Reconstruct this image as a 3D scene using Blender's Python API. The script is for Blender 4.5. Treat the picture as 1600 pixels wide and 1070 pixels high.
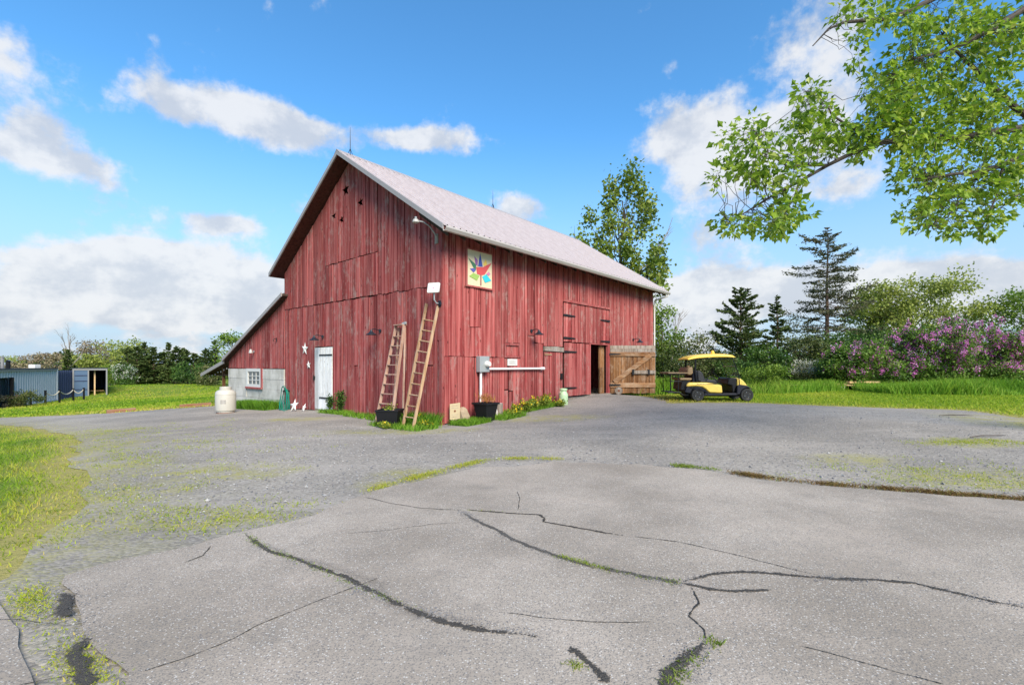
import bpy, bmesh, math, random
import numpy as np
from mathutils import Vector, Matrix
for o in list(bpy.data.objects): bpy.data.objects.remove(o)
SC = bpy.context.scene; COL = SC.collection
R = math.radians
random.seed(7); RNG = np.random.default_rng(11)

# ------------------------------------------------------------ camera, sky, sun, exposure
cam = bpy.data.cameras.new('camera'); cam.sensor_width = 36; cam.lens = 36*743/1600
cam.shift_y = 36/1600; cam.clip_start = .1; cam.clip_end = 6000
camo = bpy.data.objects.new('camera', cam); COL.objects.link(camo)
camo.location = (0, 0, 1.5); camo.rotation_euler = (R(90), 0, 0); SC.camera = camo
SUN_EL, SUN_AZ = 39, 156            # azimuth clockwise from +Y: the sun stands behind the camera, to the right
sd = Vector((math.sin(R(SUN_AZ))*math.cos(R(SUN_EL)), math.cos(R(SUN_AZ))*math.cos(R(SUN_EL)), math.sin(R(SUN_EL))))
sl = bpy.data.lights.new('sun', 'SUN'); sl.energy = 3.5; sl.angle = R(32); sl.color = (1, .90, .74)
so = bpy.data.objects.new('sun', sl); COL.objects.link(so); so.rotation_euler = sd.to_track_quat('Z', 'Y').to_euler()
SC.view_settings.view_transform = 'Standard'; SC.view_settings.look = 'None'
SC.view_settings.exposure = .95; SC.view_settings.gamma = 1

class NT:
    """small helper round a node tree"""
    def __init__(s, nt): s.nt = nt
    def n(s, typ, ins=None, **props):
        nd = s.nt.nodes.new('ShaderNode'+typ)
        for k, v in props.items(): setattr(nd, k, v)
        for k, v in (ins or {}).items():
            i = nd.inputs[k]
            if isinstance(v, bpy.types.NodeSocket): s.nt.links.new(v, i)
            elif isinstance(v, bpy.types.Node): s.nt.links.new(v.outputs[0], i)
            else: i.default_value = v
        return nd
    def math(s, op, a, b=0., c=None, clamp=False):
        d = {0: a, 1: b}
        if c is not None: d[2] = c
        return s.n('Math', d, operation=op, use_clamp=clamp).outputs[0]
    def vm(s, op, a, b): return s.n('VectorMath', {0: a, 1: b}, operation=op).outputs[0]
    def mix(s, f, a, b, mode='MIX'):
        c4 = lambda c: (*c, 1) if isinstance(c, tuple) and len(c) == 3 else c
        return s.n('Mix', {0: f, 6: c4(a), 7: c4(b)}, data_type='RGBA', blend_type=mode).outputs[2]
    def ramp(s, f, a, b, inv=False):
        return s.n('MapRange', {0: f, 1: a, 2: b, 3: 1. if inv else 0., 4: 0. if inv else 1.}, interpolation_type='SMOOTHSTEP').outputs[0]
    def noise(s, vec, scale, detail=4, rough=.55, w=None):
        d = {'Vector': vec, 'Scale': scale, 'Detail': detail, 'Roughness': rough}
        return s.n('TexNoise', d).outputs[0]

# world: clear sky with cumulus drawn in the direction of view
W = bpy.data.worlds.new('World'); SC.world = W; W.use_nodes = True; W.node_tree.nodes.clear()
w = NT(W.node_tree)
sky = w.n('TexSky', sky_type='NISHITA', sun_disc=False, sun_elevation=R(SUN_EL), sun_rotation=R(SUN_AZ), air_density=1.0, dust_density=.3, ozone_density=2.2)
d = w.n('TexCoord').outputs['Generated']
sp = w.n('SeparateXYZ', {0: d}); dz = w.math('MAXIMUM', sp.outputs[2], 0.)
inv = w.math('DIVIDE', 1., w.math('ADD', dz, .22))
pv = w.n('CombineXYZ', {0: w.math('MULTIPLY', sp.outputs[0], inv), 1: w.math('MULTIPLY', sp.outputs[1], inv), 2: w.math('MULTIPLY', dz, 2.2)}).outputs[0]
n1 = w.noise(pv, 1.5, 9, .55); n2 = w.noise(w.vm('ADD', d, (3.1, 1.7, .4)), 7., 8, .6)
n3 = w.noise(w.vm('ADD', d, (.3, 5.7, 1.4)), 24., 7, .62)
dens = w.math('ADD', w.math('ADD', w.math('MULTIPLY', n1, .56), w.math('MULTIPLY', n2, .44)), w.math('MULTIPLY', n3, .24))
def pix_dir(px, py): return Vector(((px-800)/743, 1, (571-py)/743)).normalized()
BL = [  # direction, width, height, weight of the larger clouds in the sky
 ((1160, 225), .13, .13, .22), ((1300, 170), .10, .13, .24), ((1085, 215), .08, .10, .20), ((1250, 300), .20, .05, .06), ((1420, 300), .22, .08, .03),
 ((290, 160), .12, .06, .20), ((240, 140), .06, .05, .12), ((455, 195), .11, .055, .22), ((60, 245), .13, .045, .20), ((30, 130), .07, .10, .16), ((660, 215), .13, .03, .17), ((895, 215), .03, .04, .06),
 ((130, 420), .13, .05, .24), ((270, 425), .12, .05, .23), ((390, 440), .12, .08, .25), ((40, 480), .24, .05, .13), ((300, 490), .30, .04, .12), ((330, 348), .09, .022, .14), ((470, 310), .06, .05, .10),
 ((805, 322), .075, .045, .24), ((1110, 460), .16, .055, .24), ((1110, 372), .06, .03, .06), ((1260, 455), .14, .045, .20), ((1430, 445), .20, .05, .22), ((1570, 460), .14, .05, .24), ((1000, 480), .2, .05, .14)]
for (px, py), wx, wz, wt in BL:
    wx *= .92; wz *= .88; wt *= 1.12
    c = pix_dir(px, py); rt = Vector((c.y, -c.x, 0)).normalized(); up = rt.cross(c)
    a = w.math('DIVIDE', w.n('VectorMath', {0: d, 1: rt}, operation='DOT_PRODUCT').outputs['Value'], wx)
    b = w.math('DIVIDE', w.n('VectorMath', {0: w.vm('SUBTRACT', d, tuple(c)), 1: up}, operation='DOT_PRODUCT').outputs['Value'], wz)
    front = w.math('GREATER_THAN', sp.outputs[1], 0.)
    e = w.math('POWER', 2.718, w.math('MULTIPLY', w.math('ADD', w.math('MULTIPLY', a, a), w.math('MULTIPLY', b, b)), -1.))
    dens = w.math('MULTIPLY_ADD', w.math('MULTIPLY', e, front), wt, dens)
lowband = w.ramp(dz, 0., .24, inv=True)
dens = w.math('MULTIPLY_ADD', lowband, .09, dens)
cl = w.ramp(dens, .725, .86)
core = w.ramp(dens, .76, 1.05)
under = w.math('ADD', w.math('MULTIPLY', w.noise(w.vm('MULTIPLY', d, (1, 1, 1.7)), 8., 7, .6), .7), w.math('MULTIPLY', n3, .3))
ccol = w.mix(w.ramp(under, .40, .58), (5.3, 5.7, 6.4), (7.8, 7.85, 7.95))
ccol = w.mix(w.math('MULTIPLY', core, .15), ccol, (7.6, 7.65, 7.8))
hs = w.mix(1., sky, (1.0, 1.92, 2.35), 'MULTIPLY')
hor = w.mix(w.ramp(dz, -.02, .46, inv=True), hs, (4.9, 6.1, 7.4))
skyc = w.mix(w.math('MULTIPLY', cl, .90), hor, ccol)
bg = w.n('Background', {'Color': skyc, 'Strength': .06})
w.n('OutputWorld', {'Surface': bg})

# ------------------------------------------------------------ barn frame of reference and terrain height
BC = (-1.86, 12.8); BA = R(49.8); U = (math.cos(BA), math.sin(BA)); G = (-U[1], U[0])
def bw(L, t, z=0.): return (BC[0]+U[0]*L+G[0]*t, BC[1]+U[1]*L+G[1]*t, z)
def ss(a): a = np.clip(a, 0, 1); return a*a*(3-2*a)
def H(x, y):
    x = np.asarray(x, float); y = np.asarray(y, float)
    z = np.interp(x, [-1500, -60, -36, -13.4, -6.6, -3, .5], [-1.7, -1.5, -1.37, -.42, -.1, -.03, 0])
    L = (x-BC[0])*U[0]+(y-BC[1])*U[1]; t = (x-BC[0])*G[0]+(y-BC[1])*G[1]
    z = z+.22*ss(L/8)*ss((x+6)/8)
    z = z-.1*np.exp(-((x+2.8)**2+(y-12.3)**2)/4.5)
    z = z+.14*np.exp(-((L-8.0)/1.6)**2-((t+.3)/1.7)**2)
    return z+.85*np.exp(-((x+38)/12)**2-((y-50)/7)**2)
def hz(x, y): return float(H(x, y))
def at(px, py, Y): return Vector(((px-800)/743*Y, Y, 1.5+(571-py)/743*Y))   # a point seen in that direction at depth Y

# ------------------------------------------------------------ materials
def new_mat(name):
    m = bpy.data.materials.new(name); m.use_nodes = True; m.node_tree.nodes.clear()
    g = NT(m.node_tree); b = g.n('BsdfPrincipled'); g.n('OutputMaterial', {'Surface': b}); return m, g, b
def setin(g, b, k, v):
    if isinstance(v, bpy.types.NodeSocket): g.nt.links.new(v, b.inputs[k])
    else: b.inputs[k].default_value = (*v, 1) if isinstance(v, tuple) and len(v) == 3 else v
def simple(name, col, rough=.6, metal=0., var=.12, scale=6., bump=0., spec=.4):
    m, g, b = new_mat(name); p = g.n('NewGeometry').outputs['Position']
    n = g.noise(p, scale, 5)
    k = g.math('MULTIPLY_ADD', n, 2*var, 1-var)
    setin(g, b, 'Base Color', g.mix(1., col, g.n('CombineXYZ', {0: k, 1: k, 2: k}).outputs[0], 'MULTIPLY'))
    setin(g, b, 'Roughness', rough); setin(g, b, 'Metallic', metal); setin(g, b, 'Specular IOR Level', spec)
    if bump: setin(g, b, 'Normal', g.n('Bump', {'Strength': bump, 'Distance': .01, 'Height': g.noise(p, scale*8, 4)}).outputs[0])
    return m
def wood(name, a, b2, grey, gamt, dark, damt, axis='z', rough=.85, sc=1., wear=(.45, .75)):
    m, g, b = new_mat(name); tc = g.n('TexCoord').outputs['Object']; oi = g.n('ObjectInfo'); rnd = oi.outputs['Random']
    base = tc
    off = g.n('CombineXYZ', {0: g.math('MULTIPLY', rnd, 31.), 1: g.math('MULTIPLY', rnd, 17.), 2: g.math('MULTIPLY', rnd, 57.)}).outputs[0]
    def st(h, v):
        s = (h, h, v) if axis == 'z' else ((v, h, h) if axis == 'x' else (h, v, h))
        return g.vm('ADD', g.vm('MULTIPLY', base, tuple(q*sc for q in s)), off)
    n1 = g.noise(st(13, .32), 1., 7, .62); n2 = g.noise(st(48, .8), 1., 6, .65); n3 = g.noise(st(1.6, .9), 1., 6, .6); n4 = g.noise(st(9, 5), 1., 6, .7)
    c = g.mix(g.ramp(n1, .36, .64), a, b2)
    k = g.math('ADD', g.math('MULTIPLY_ADD', rnd, .44, .70), g.math('MULTIPLY', g.math('SUBTRACT', n2, .5), .85))
    c = g.mix(1., c, g.n('CombineXYZ', {0: k, 1: k, 2: k}).outputs[0], 'MULTIPLY')
    gm = g.math('MULTIPLY', g.ramp(g.math('ADD', g.math('MULTIPLY', n4, .55), g.math('MULTIPLY', n3, .55)), *wear), gamt)
    c = g.mix(gm, c, grey)
    dm = g.math('MULTIPLY', g.ramp(g.math('ADD', g.math('MULTIPLY', n2, .6), g.math('MULTIPLY', n1, .5)), .36, .52, inv=True), damt)
    c = g.mix(dm, c, dark)
    n5 = g.noise(st(34, .22), 1., 5, .7); c = g.mix(g.math('MULTIPLY', g.ramp(n5, .58, .68), damt*.5), c, dark)
    knot = g.n('TexVoronoi', {'Vector': st(5.5, 2.2), 'Scale': 1.}, feature='F1').outputs[0]
    c = g.mix(g.math('MULTIPLY', g.ramp(knot, .06, .12, inv=True), .75), c, dark)
    setin(g, b, 'Base Color', c); setin(g, b, 'Roughness', rough); setin(g, b, 'Specular IOR Level', .12)
    hgt = g.math('ADD', g.math('MULTIPLY', n2, .8), n1)
    setin(g, b, 'Normal', g.n('Bump', {'Strength': .55, 'Distance': .012, 'Height': hgt}).outputs[0])
    return m
M = {}
M['red'] = wood('red_barn_paint', (.235, .036, .036), (.43, .124, .114), (.37, .265, .235), .65, (.035, .009, .009), .95, wear=(.54, .74))
M['red_trim'] = wood('red_trim_paint', (.30, .055, .055), (.38, .095, .09), (.30, .22, .2), .35, (.06, .015, .015), .5)
M['white_wood'] = wood('white_painted_wood', (.70, .68, .66), (.80, .79, .77), (.45, .43, .38), .55, (.3, .27, .22), .35, wear=(.5, .7))
M['bare'] = wood('bare_brown_wood', (.15, .064, .026), (.31, .155, .068), (.38, .28, .20), .55, (.035, .014, .007), .95, wear=(.5, .7))
M['bare_x'] = wood('bare_brown_wood_level', (.22, .10, .042), (.36, .185, .085), (.50, .41, .31), .5, (.07, .028, .012), .7, axis='x')
M['greywood'] = wood('weathered_grey_wood', (.22, .17, .13), (.34, .28, .23), (.42, .39, .36), .6, (.04, .03, .025), .7)
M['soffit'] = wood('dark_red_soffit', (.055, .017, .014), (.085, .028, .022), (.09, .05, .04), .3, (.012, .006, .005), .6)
M['darkwood'] = wood('dark_frame_wood', (.04, .024, .018), (.07, .045, .034), (.09, .075, .065), .3, (.015, .01, .01), .5)
M['ladder'] = wood('pale_pink_ladder_wood', (.42, .245, .18), (.53, .34, .26), (.5, .41, .34), .5, (.2, .09, .05), .4)
M['ladder2'] = wood('ochre_ladder_wood', (.34, .19, .095), (.46, .30, .18), (.46, .38, .31), .6, (.18, .07, .03), .5)
M['lumber'] = wood('fresh_lumber', (.50, .31, .14), (.62, .42, .22), (.5, .42, .33), .4, (.2, .12, .06), .3, axis='x')
M['timber'] = wood('old_timber', (.20, .09, .05), (.30, .16, .09), (.3, .24, .2), .4, (.05, .02, .01), .5, axis='x')
M['black_iron'] = simple('black_iron', (.018, .018, .02), .5, .3, .3)
M['lamp_black'] = simple('black_enamel', (.016, .02, .028), .35, 0, .1)
M['lamp_white'] = simple('white_enamel', (.40, .385, .36), .4)
M['roof'] = None
M['white_paint'] = simple('white_paint', (.62, .61, .58), .45, 0, .05)
M['tank'] = simple('white_tank_paint', (.47, .45, .40), .4, 0, .08, 3)
M['grey_box'] = simple('grey_enclosure_paint', (.33, .35, .36), .45, .2, .08)
M['gutter'] = simple('pale_gutter', (.45, .41, .39), .5, .1, .12, 2)
M['pvc'] = simple('pale_pvc', (.72, .68, .68), .45, 0, .06)
M['glass'] = simple('dark_window_glass', (.03, .045, .055), .06, 0, .1, spec=.9)
M['black_plastic'] = simple('black_plastic', (.010, .010, .012), .5, 0, .2, spec=.25)
M['tyre'] = simple('tyre_rubber', (.035, .035, .036), .85, 0, .2, 20, spec=.2)
M['rim'] = simple('black_rim', (.005, .005, .006), .35, 0, .1, spec=.3)
M['chrome'] = simple('bright_metal', (.6, .6, .6), .25, 1., .1)
M['yellow'] = simple('cream_yellow_paint', (.78, .55, .12), .28, 0, .05, 3, spec=.55)
M['yellow_roof'] = simple('yellow_canopy_plastic', (.80, .52, .07), .4, 0, .05, 3)
M['seat'] = simple('dark_seat_vinyl', (.028, .028, .032), .6, 0, .2)
M['seat_tan'] = simple('tan_seat_vinyl', (.24, .16, .085), .6, 0, .15)
M['plast_grey'] = simple('charcoal_body_plastic', (.017, .018, .028), .55, 0, .15, spec=.25)
M['hose'] = simple('green_garden_hose', (.01, .19, .13), .4, 0, .1)
M['mint'] = simple('mint_green_enamel', (.45, .60, .36), .45, 0, .12, 9)
M['stone'] = simple('tan_fieldstone', (.36, .27, .18), .9, 0, .3, 9, bump=.6)
M['stone_grey'] = simple('pale_stone', (.52, .46, .42), .9, 0, .2, 9, bump=.6)
M['blue_steel'] = simple('pale_blue_container_paint', (.42, .455, .49), .6, 0, .12, 2, spec=.15)
M['navy_steel'] = simple('navy_container_paint', (.022, .035, .085), .5, .1, .2, 2)
M['midblue_steel'] = simple('mid_blue_container_paint', (.07, .12, .20), .5, .1, .15, 2)
M['grey_steel'] = simple('grey_steel_edge', (.24, .235, .235), .5, .2, .1)
M['soil'] = simple('dark_soil', (.05, .03, .02), .95, 0, .4, 20)
M['rope'] = simple('pale_rope', (.42, .38, .30), .9, 0, .1)
M['bark'] = simple('tree_bark', (.075, .06, .05), .95, 0, .4, 14, bump=.8)
M['bark_pale'] = simple('pale_tree_bark', (.22, .19, .165), .95, 0, .3, 14, bump=.8)
M['bark_red'] = simple('reddish_tree_bark', (.12, .075, .055), .95, 0, .35, 14, bump=.8)
M['cream_sign'] = simple('cream_sign_paint', (.64, .53, .36), .6, 0, .06, 12)
M['sign_wood'] = simple('tan_sign_wood', (.46, .36, .22), .7, 0, .15, 12)
M['rust'] = simple('rusty_brown', (.17, .06, .03), .8, 0, .35, 18)
for nm, c in dict(q_blue=(.055, .085, .33), q_purple=(.27, .11, .30), q_green=(.05, .16, .09), q_yellow=(.75, .50, .10), q_red=(.56, .075, .08), q_navy=(.10, .10, .36), q_lime=(.28, .42, .10), q_teal=(.04, .46, .55), q_pink=(.52, .21, .36), q_stem=(.30, .14, .11)).items():
    M[nm] = simple(nm.replace('q_', 'quilt_')+'_paint', c, .55, 0, .08, 20)

def roof_mat():
    m, g, b = new_mat('pale_metal_roofing'); p = g.n('TexCoord').outputs['Object']
    n = g.noise(g.vm('MULTIPLY', p, (2., 2., 2.)), 1.5, 6, .6); n2 = g.noise(g.vm('MULTIPLY', p, (3., 26., 26.)), 1., 4)
    c = g.mix(g.ramp(n, .3, .7), (.44, .37, .36), (.52, .45, .44)); c = g.mix(g.math('MULTIPLY', g.ramp(n2, .45, .7), .18), c, (.33, .265, .26))
    setin(g, b, 'Base Color', c); setin(g, b, 'Roughness', .5); setin(g, b, 'Metallic', .15); return m
M['roof'] = roof_mat(); M['roof_edge'] = simple('grey_roof_trim', (.34, .305, .295), .5, .2, .1)
def concrete_mat():
    m, g, b = new_mat('old_poured_concrete'); p = g.n('NewGeometry').outputs['Position']
    n = g.noise(p, 1.7, 8, .65); n2 = g.noise(g.vm('MULTIPLY', p, (2.2, 2.2, .9)), 1., 6); n3 = g.noise(p, 28, 4)
    c = g.mix(g.ramp(n, .3, .7), (.40, .38, .335), (.60, .57, .52)); c = g.mix(g.math('MULTIPLY', g.ramp(n2, .5, .72), .6), c, (.27, .25, .21)); c = g.mix(g.math('MULTIPLY', g.ramp(n3, .6, .7), .4), c, (.7, .68, .64))
    setin(g, b, 'Base Color', c); setin(g, b, 'Roughness', .95); setin(g, b, 'Normal', g.n('Bump', {'Strength': .6, 'Distance': .02, 'Height': g.noise(p, 14, 6, .7)}).outputs[0]); return m
M['concrete'] = concrete_mat()
def asphalt_mat():
    m, g, b = new_mat('old_grey_asphalt'); p = g.n('NewGeometry').outputs['Position']
    big = g.noise(p, .55, 6, .6); mid = g.noise(p, 3.2, 6, .65); fine = g.noise(p, 60, 3, .7)
    c = g.mix(g.ramp(big, .32, .68), (.255, .216, .176), (.395, .339, .284))
    c = g.mix(g.math('MULTIPLY', g.ramp(mid, .5, .75)  , .40), c, (.215, .192, .168)); c = g.mix(g.math('MULTIPLY', g.ramp(g.noise(p, 1.1, 5), .52, .72), .30), c, (.375, .305, .25))
    c = g.mix(g.math('MULTIPLY', g.ramp(g.noise(g.vm('MULTIPLY', p, (1., 2.1, 1.)), 1.3, 7, .68), .58, .74), .42), c, (.13, .12, .11))
    k = g.math('MULTIPLY_ADD', fine, .6, .70); c = g.mix(1., c, g.n('CombineXYZ', {0: k, 1: k, 2: k}).outputs[0], 'MULTIPLY')
    v = g.n('TexVoronoi', {'Vector': p, 'Scale': 82.}, feature='F1'); pick = g.n('SeparateColor', {0: v.outputs['Color']}).outputs[0]
    mask = g.math('MULTIPLY', g.ramp(v.outputs[0], .30, .45, inv=True), g.math('GREATER_THAN', g.math('ADD', pick, g.math('MULTIPLY', g.noise(p, .9, 5, .6), .9)), 1.27))
    c = g.mix(g.math('MULTIPLY', mask, .8), c, (.56, .53, .49))
    v2 = g.n('TexVoronoi', {'Vector': p, 'Scale': 160.}, feature='F1'); pk2 = g.n('SeparateColor', {0: v2.outputs['Color']}).outputs[1]
    c = g.mix(g.math('MULTIPLY', g.math('GREATER_THAN', pk2, .80), .55), c, (.10, .10, .105))
    setin(g, b, 'Base Color', c); setin(g, b, 'Roughness', .92); setin(g, b, 'Specular IOR Level', .2)
    setin(g, b, 'Normal', g.n('Bump', {'Strength': .35, 'Distance': .005, 'Height': g.math('ADD', g.noise(p, 90, 3), v.outputs[0])}).outputs[0]); return m
M['asphalt'] = asphalt_mat()
def gravel_mat():
    m, g, b = new_mat('blue_grey_gravel'); p = g.n('NewGeometry').outputs['Position']
    big = g.noise(p, .35, 6, .6); mid = g.noise(p, 1.6, 6, .65); v = g.n('TexVoronoi', {'Vector': p, 'Scale': 38.}, feature='F1')
    pk = g.n('SeparateColor', {0: v.outputs['Color']}).outputs[0]
    c = g.mix(g.ramp(big, .35, .65), (.225, .205, .183), (.315, .283, .248)); c = g.mix(g.math('MULTIPLY', g.ramp(mid, .5, .72), .45), c, (.26, .23, .195))
    k = g.math('MULTIPLY_ADD', pk, .5, .75); c = g.mix(1., c, g.n('CombineXYZ', {0: k, 1: k, 2: k}).outputs[0], 'MULTIPLY')
    c = g.mix(g.math('MULTIPLY', g.ramp(g.noise(g.vm('MULTIPLY', p, (.22, 1.3, 1.)), 1., 5, .6), .5, .68), .5), c, (.36, .32, .285)); c = g.mix(g.math('MULTIPLY', g.ramp(g.noise(p, 5.5, 6, .7), .58, .72), .4), c, (.15, .14, .13))
    # thin moss and grass that has a place of its own on the drive
    def blob(cx, cy, rx, ry):
        q = g.vm('MULTIPLY', g.vm('SUBTRACT', p, (cx, cy, 0)), (1/rx, 1/ry, 0)); return g.ramp(g.n('VectorMath', {0: q}, operation='LENGTH').outputs['Value'], .35, 1., inv=True)
    mo = 0.
    for bl in [(-3.3, 4.75, 1.3, .55), (-4.6, 5.5, .9, 1.1), (-6.2, 7.4, 1.0, 1.5), (-8.4, 9.8, 1.2, 1.8), (-11.2, 12.6, 1.6, 1.8), (6.1, 6.3, 1.5, .9), (8.4, 8.7, 1.2, .7), (-1.4, 6.3, .8, 1.), (11.6, 10.8, 1.6, 2.4), (-4.2, 6.9, 1.6, .8), (-2.6, 11.5, 2.6, .8), (1., 13.2, 2.2, .9), (-6.5, 14.2, 1.6, .8), (5.4, 7.6, 1., .6)]:
        mo = g.math('MAXIMUM', mo, blob(*bl))
    fr = g.n('Attribute', attribute_name='fringe').outputs['Fac']; mo = g.math('MAXIMUM', mo, g.math('MULTIPLY', fr, .95))
    mm = g.math('MULTIPLY', mo, g.ramp(g.math('ADD', g.math('MULTIPLY', g.noise(p, 2.6, 7, .7), .6), g.math('MULTIPLY', g.noise(p, 30, 3, .7), .5)), .46, .66))
    c = g.mix(g.math('MULTIPLY', mm, .75), c, g.mix(g.noise(p, 9, 3), (.20, .23, .04), (.40, .33, .085)))
    setin(g, b, 'Base Color', c); setin(g, b, 'Roughness', .95); setin(g, b, 'Specular IOR Level', .15)
    setin(g, b, 'Normal', g.n('Bump', {'Strength': .6, 'Distance': .012, 'Height': g.math('SUBTRACT', g.noise(p, 24, 4), v.outputs[0])}).outputs[0]); return m
M['gravel'] = gravel_mat()
def ground_mat():
    m, g, b = new_mat('lawn_and_soil'); p = g.n('NewGeometry').outputs['Position']
    n = g.noise(p, .22, 7, .6); n2 = g.noise(p, 1.9, 7, .65); n3 = g.noise(p, 22, 4, .7)
    c = g.mix(g.ramp(n, .35, .65), (.12, .20, .024), (.20, .245, .038)); c = g.mix(g.math('MULTIPLY', g.ramp(n2, .52, .75), .7), c, (.29, .24, .085)); c = g.mix(g.math('MULTIPLY', g.ramp(n3, .35, .6, inv=True), .6), c, (.07, .105, .017))
    fr = g.n('Attribute', attribute_name='fringe').outputs['Fac']; c = g.mix(g.math('MULTIPLY', g.ramp(g.math('MULTIPLY_ADD', g.noise(p, 4, 5, .7), .5, fr), .5, 1.1), .9), c, g.mix(g.noise(p, 12, 4), (.27, .25, .07), (.36, .29, .13)))
    setin(g, b, 'Base Color', c); setin(g, b, 'Roughness', 1.); setin(g, b, 'Specular IOR Level', .1)
    setin(g, b, 'Normal', g.n('Bump', {'Strength': .8, 'Distance': .06, 'Height': g.noise(p, 7, 6, .7)}).outputs[0]); return m
M['ground'] = ground_mat()
M['tar'] = simple('black_crack_tar', (.06, .057, .056), .75, 0, .5, 30, bump=.8)
M['crack'] = simple('dark_crack', (.11, .10, .09), .95, 0, .5, 40)
M['pebble'] = None
def attr_mat(name, cols, rough=.6, trans=.35, spec=.3):
    """leaf or blade: colour from a per-face value stored in the mesh, light passes through"""
    m, g, b = new_mat(name); a = g.n('Attribute', attribute_name='tone').outputs['Fac']
    cr = g.n('ValToRGB', {0: a}); el = cr.color_ramp.elements
    while len(el) < len(cols): el.new(.5)
    for i, c in enumerate(cols): el[i].position = i/(len(cols)-1); el[i].color = (*c, 1)
    setin(g, b, 'Base Color', cr.outputs[0]); setin(g, b, 'Roughness', rough); setin(g, b, 'Specular IOR Level', spec)
    if trans:
        tl = g.n('BsdfTranslucent', {'Color': cr.outputs[0]}); mx = g.n('MixShader', {0: trans, 1: b, 2: tl})
        out = [n for n in g.nt.nodes if n.type == 'OUTPUT_MATERIAL'][0]; g.nt.links.new(mx.outputs[0], out.inputs[0])
    return m
M['pebble'] = attr_mat('loose_stones', [(.13, .13, .14), (.24, .23, .23), (.42, .40, .38)], .9, 0)
M['grass'] = attr_mat('lawn_blades', [(.12, .25, .015), (.27, .41, .022), (.45, .50, .045), (.60, .48, .13)], .6, .5)
M['tallgrass'] = attr_mat('tall_grass_blades', [(.08, .21, .015), (.17, .35, .026), (.27, .45, .045), (.36, .45, .08)], .6, .45)
M['drygrass'] = attr_mat('dry_brown_grass', [(.10, .05, .02), (.20, .11, .045), (.32, .21, .08), (.16, .20, .04)], .8, .2)
M['weeds'] = attr_mat('weed_leaves', [(.10, .18, .02), (.20, .28, .03), (.34, .36, .05)], .6, .35)
M['flower_y'] = attr_mat('yellow_petals', [(.75, .50, .01), (.85, .62, .03)], .6, .3)
M['l_maple'] = attr_mat('bright_young_leaves', [(.10, .19, .014), (.20, .33, .022), (.31, .44, .04), (.46, .52, .10)], .42, .5, .4)
M['l_poplar'] = attr_mat('poplar_leaves', [(.09, .145, .017), (.16, .23, .028), (.24, .31, .045), (.33, .35, .09)], .45, .35)
M['l_cedar'] = attr_mat('cedar_sprays', [(.020, .042, .010), (.048, .082, .017), (.088, .125, .028), (.14, .13, .045)], .7, .15)
M['l_spruce'] = attr_mat('spruce_sprays', [(.04, .052, .022), (.075, .085, .038), (.13, .13, .065), (.19, .155, .11)], .7, .15)
M['l_bright'] = attr_mat('light_green_leaves', [(.08, .15, .015), (.15, .24, .025), (.24, .32, .05)], .5, .4)
M['l_pale'] = attr_mat('pale_budding_leaves', [(.16, .21, .035), (.28, .33, .06), (.40, .42, .11)], .6, .4)
M['l_olive'] = attr_mat('olive_bush_leaves', [(.03, .055, .012), (.07, .10, .022), (.13, .155, .045), (.23, .21, .10)], .6, .3)
M['l_green'] = attr_mat('mid_green_leaves', [(.02, .055, .010), (.045, .10, .017), (.085, .165, .026), (.14, .22, .04)], .5, .35)
M['l_lilac'] = attr_mat('lilac_leaves', [(.03, .075, .012), (.075, .155, .02), (.15, .26, .035), (.24, .34, .06)], .5, .4)
M['l_budbrown'] = attr_mat('grey_brown_buds', [(.17, .13, .09), (.25, .20, .13), (.30, .26, .14)], .8, .2)
M['lilac'] = attr_mat('lilac_blossom', [(.46, .08, .34), (.68, .20, .54), (.80, .44, .72)], .7, .3)
M['blossom'] = attr_mat('white_blossom', [(.42, .44, .36), (.66, .66, .58)], .7, .3)
M['dryplant'] = attr_mat('dry_orange_stems', [(.30, .12, .03), (.45, .22, .06)], .8, .2)

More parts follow.
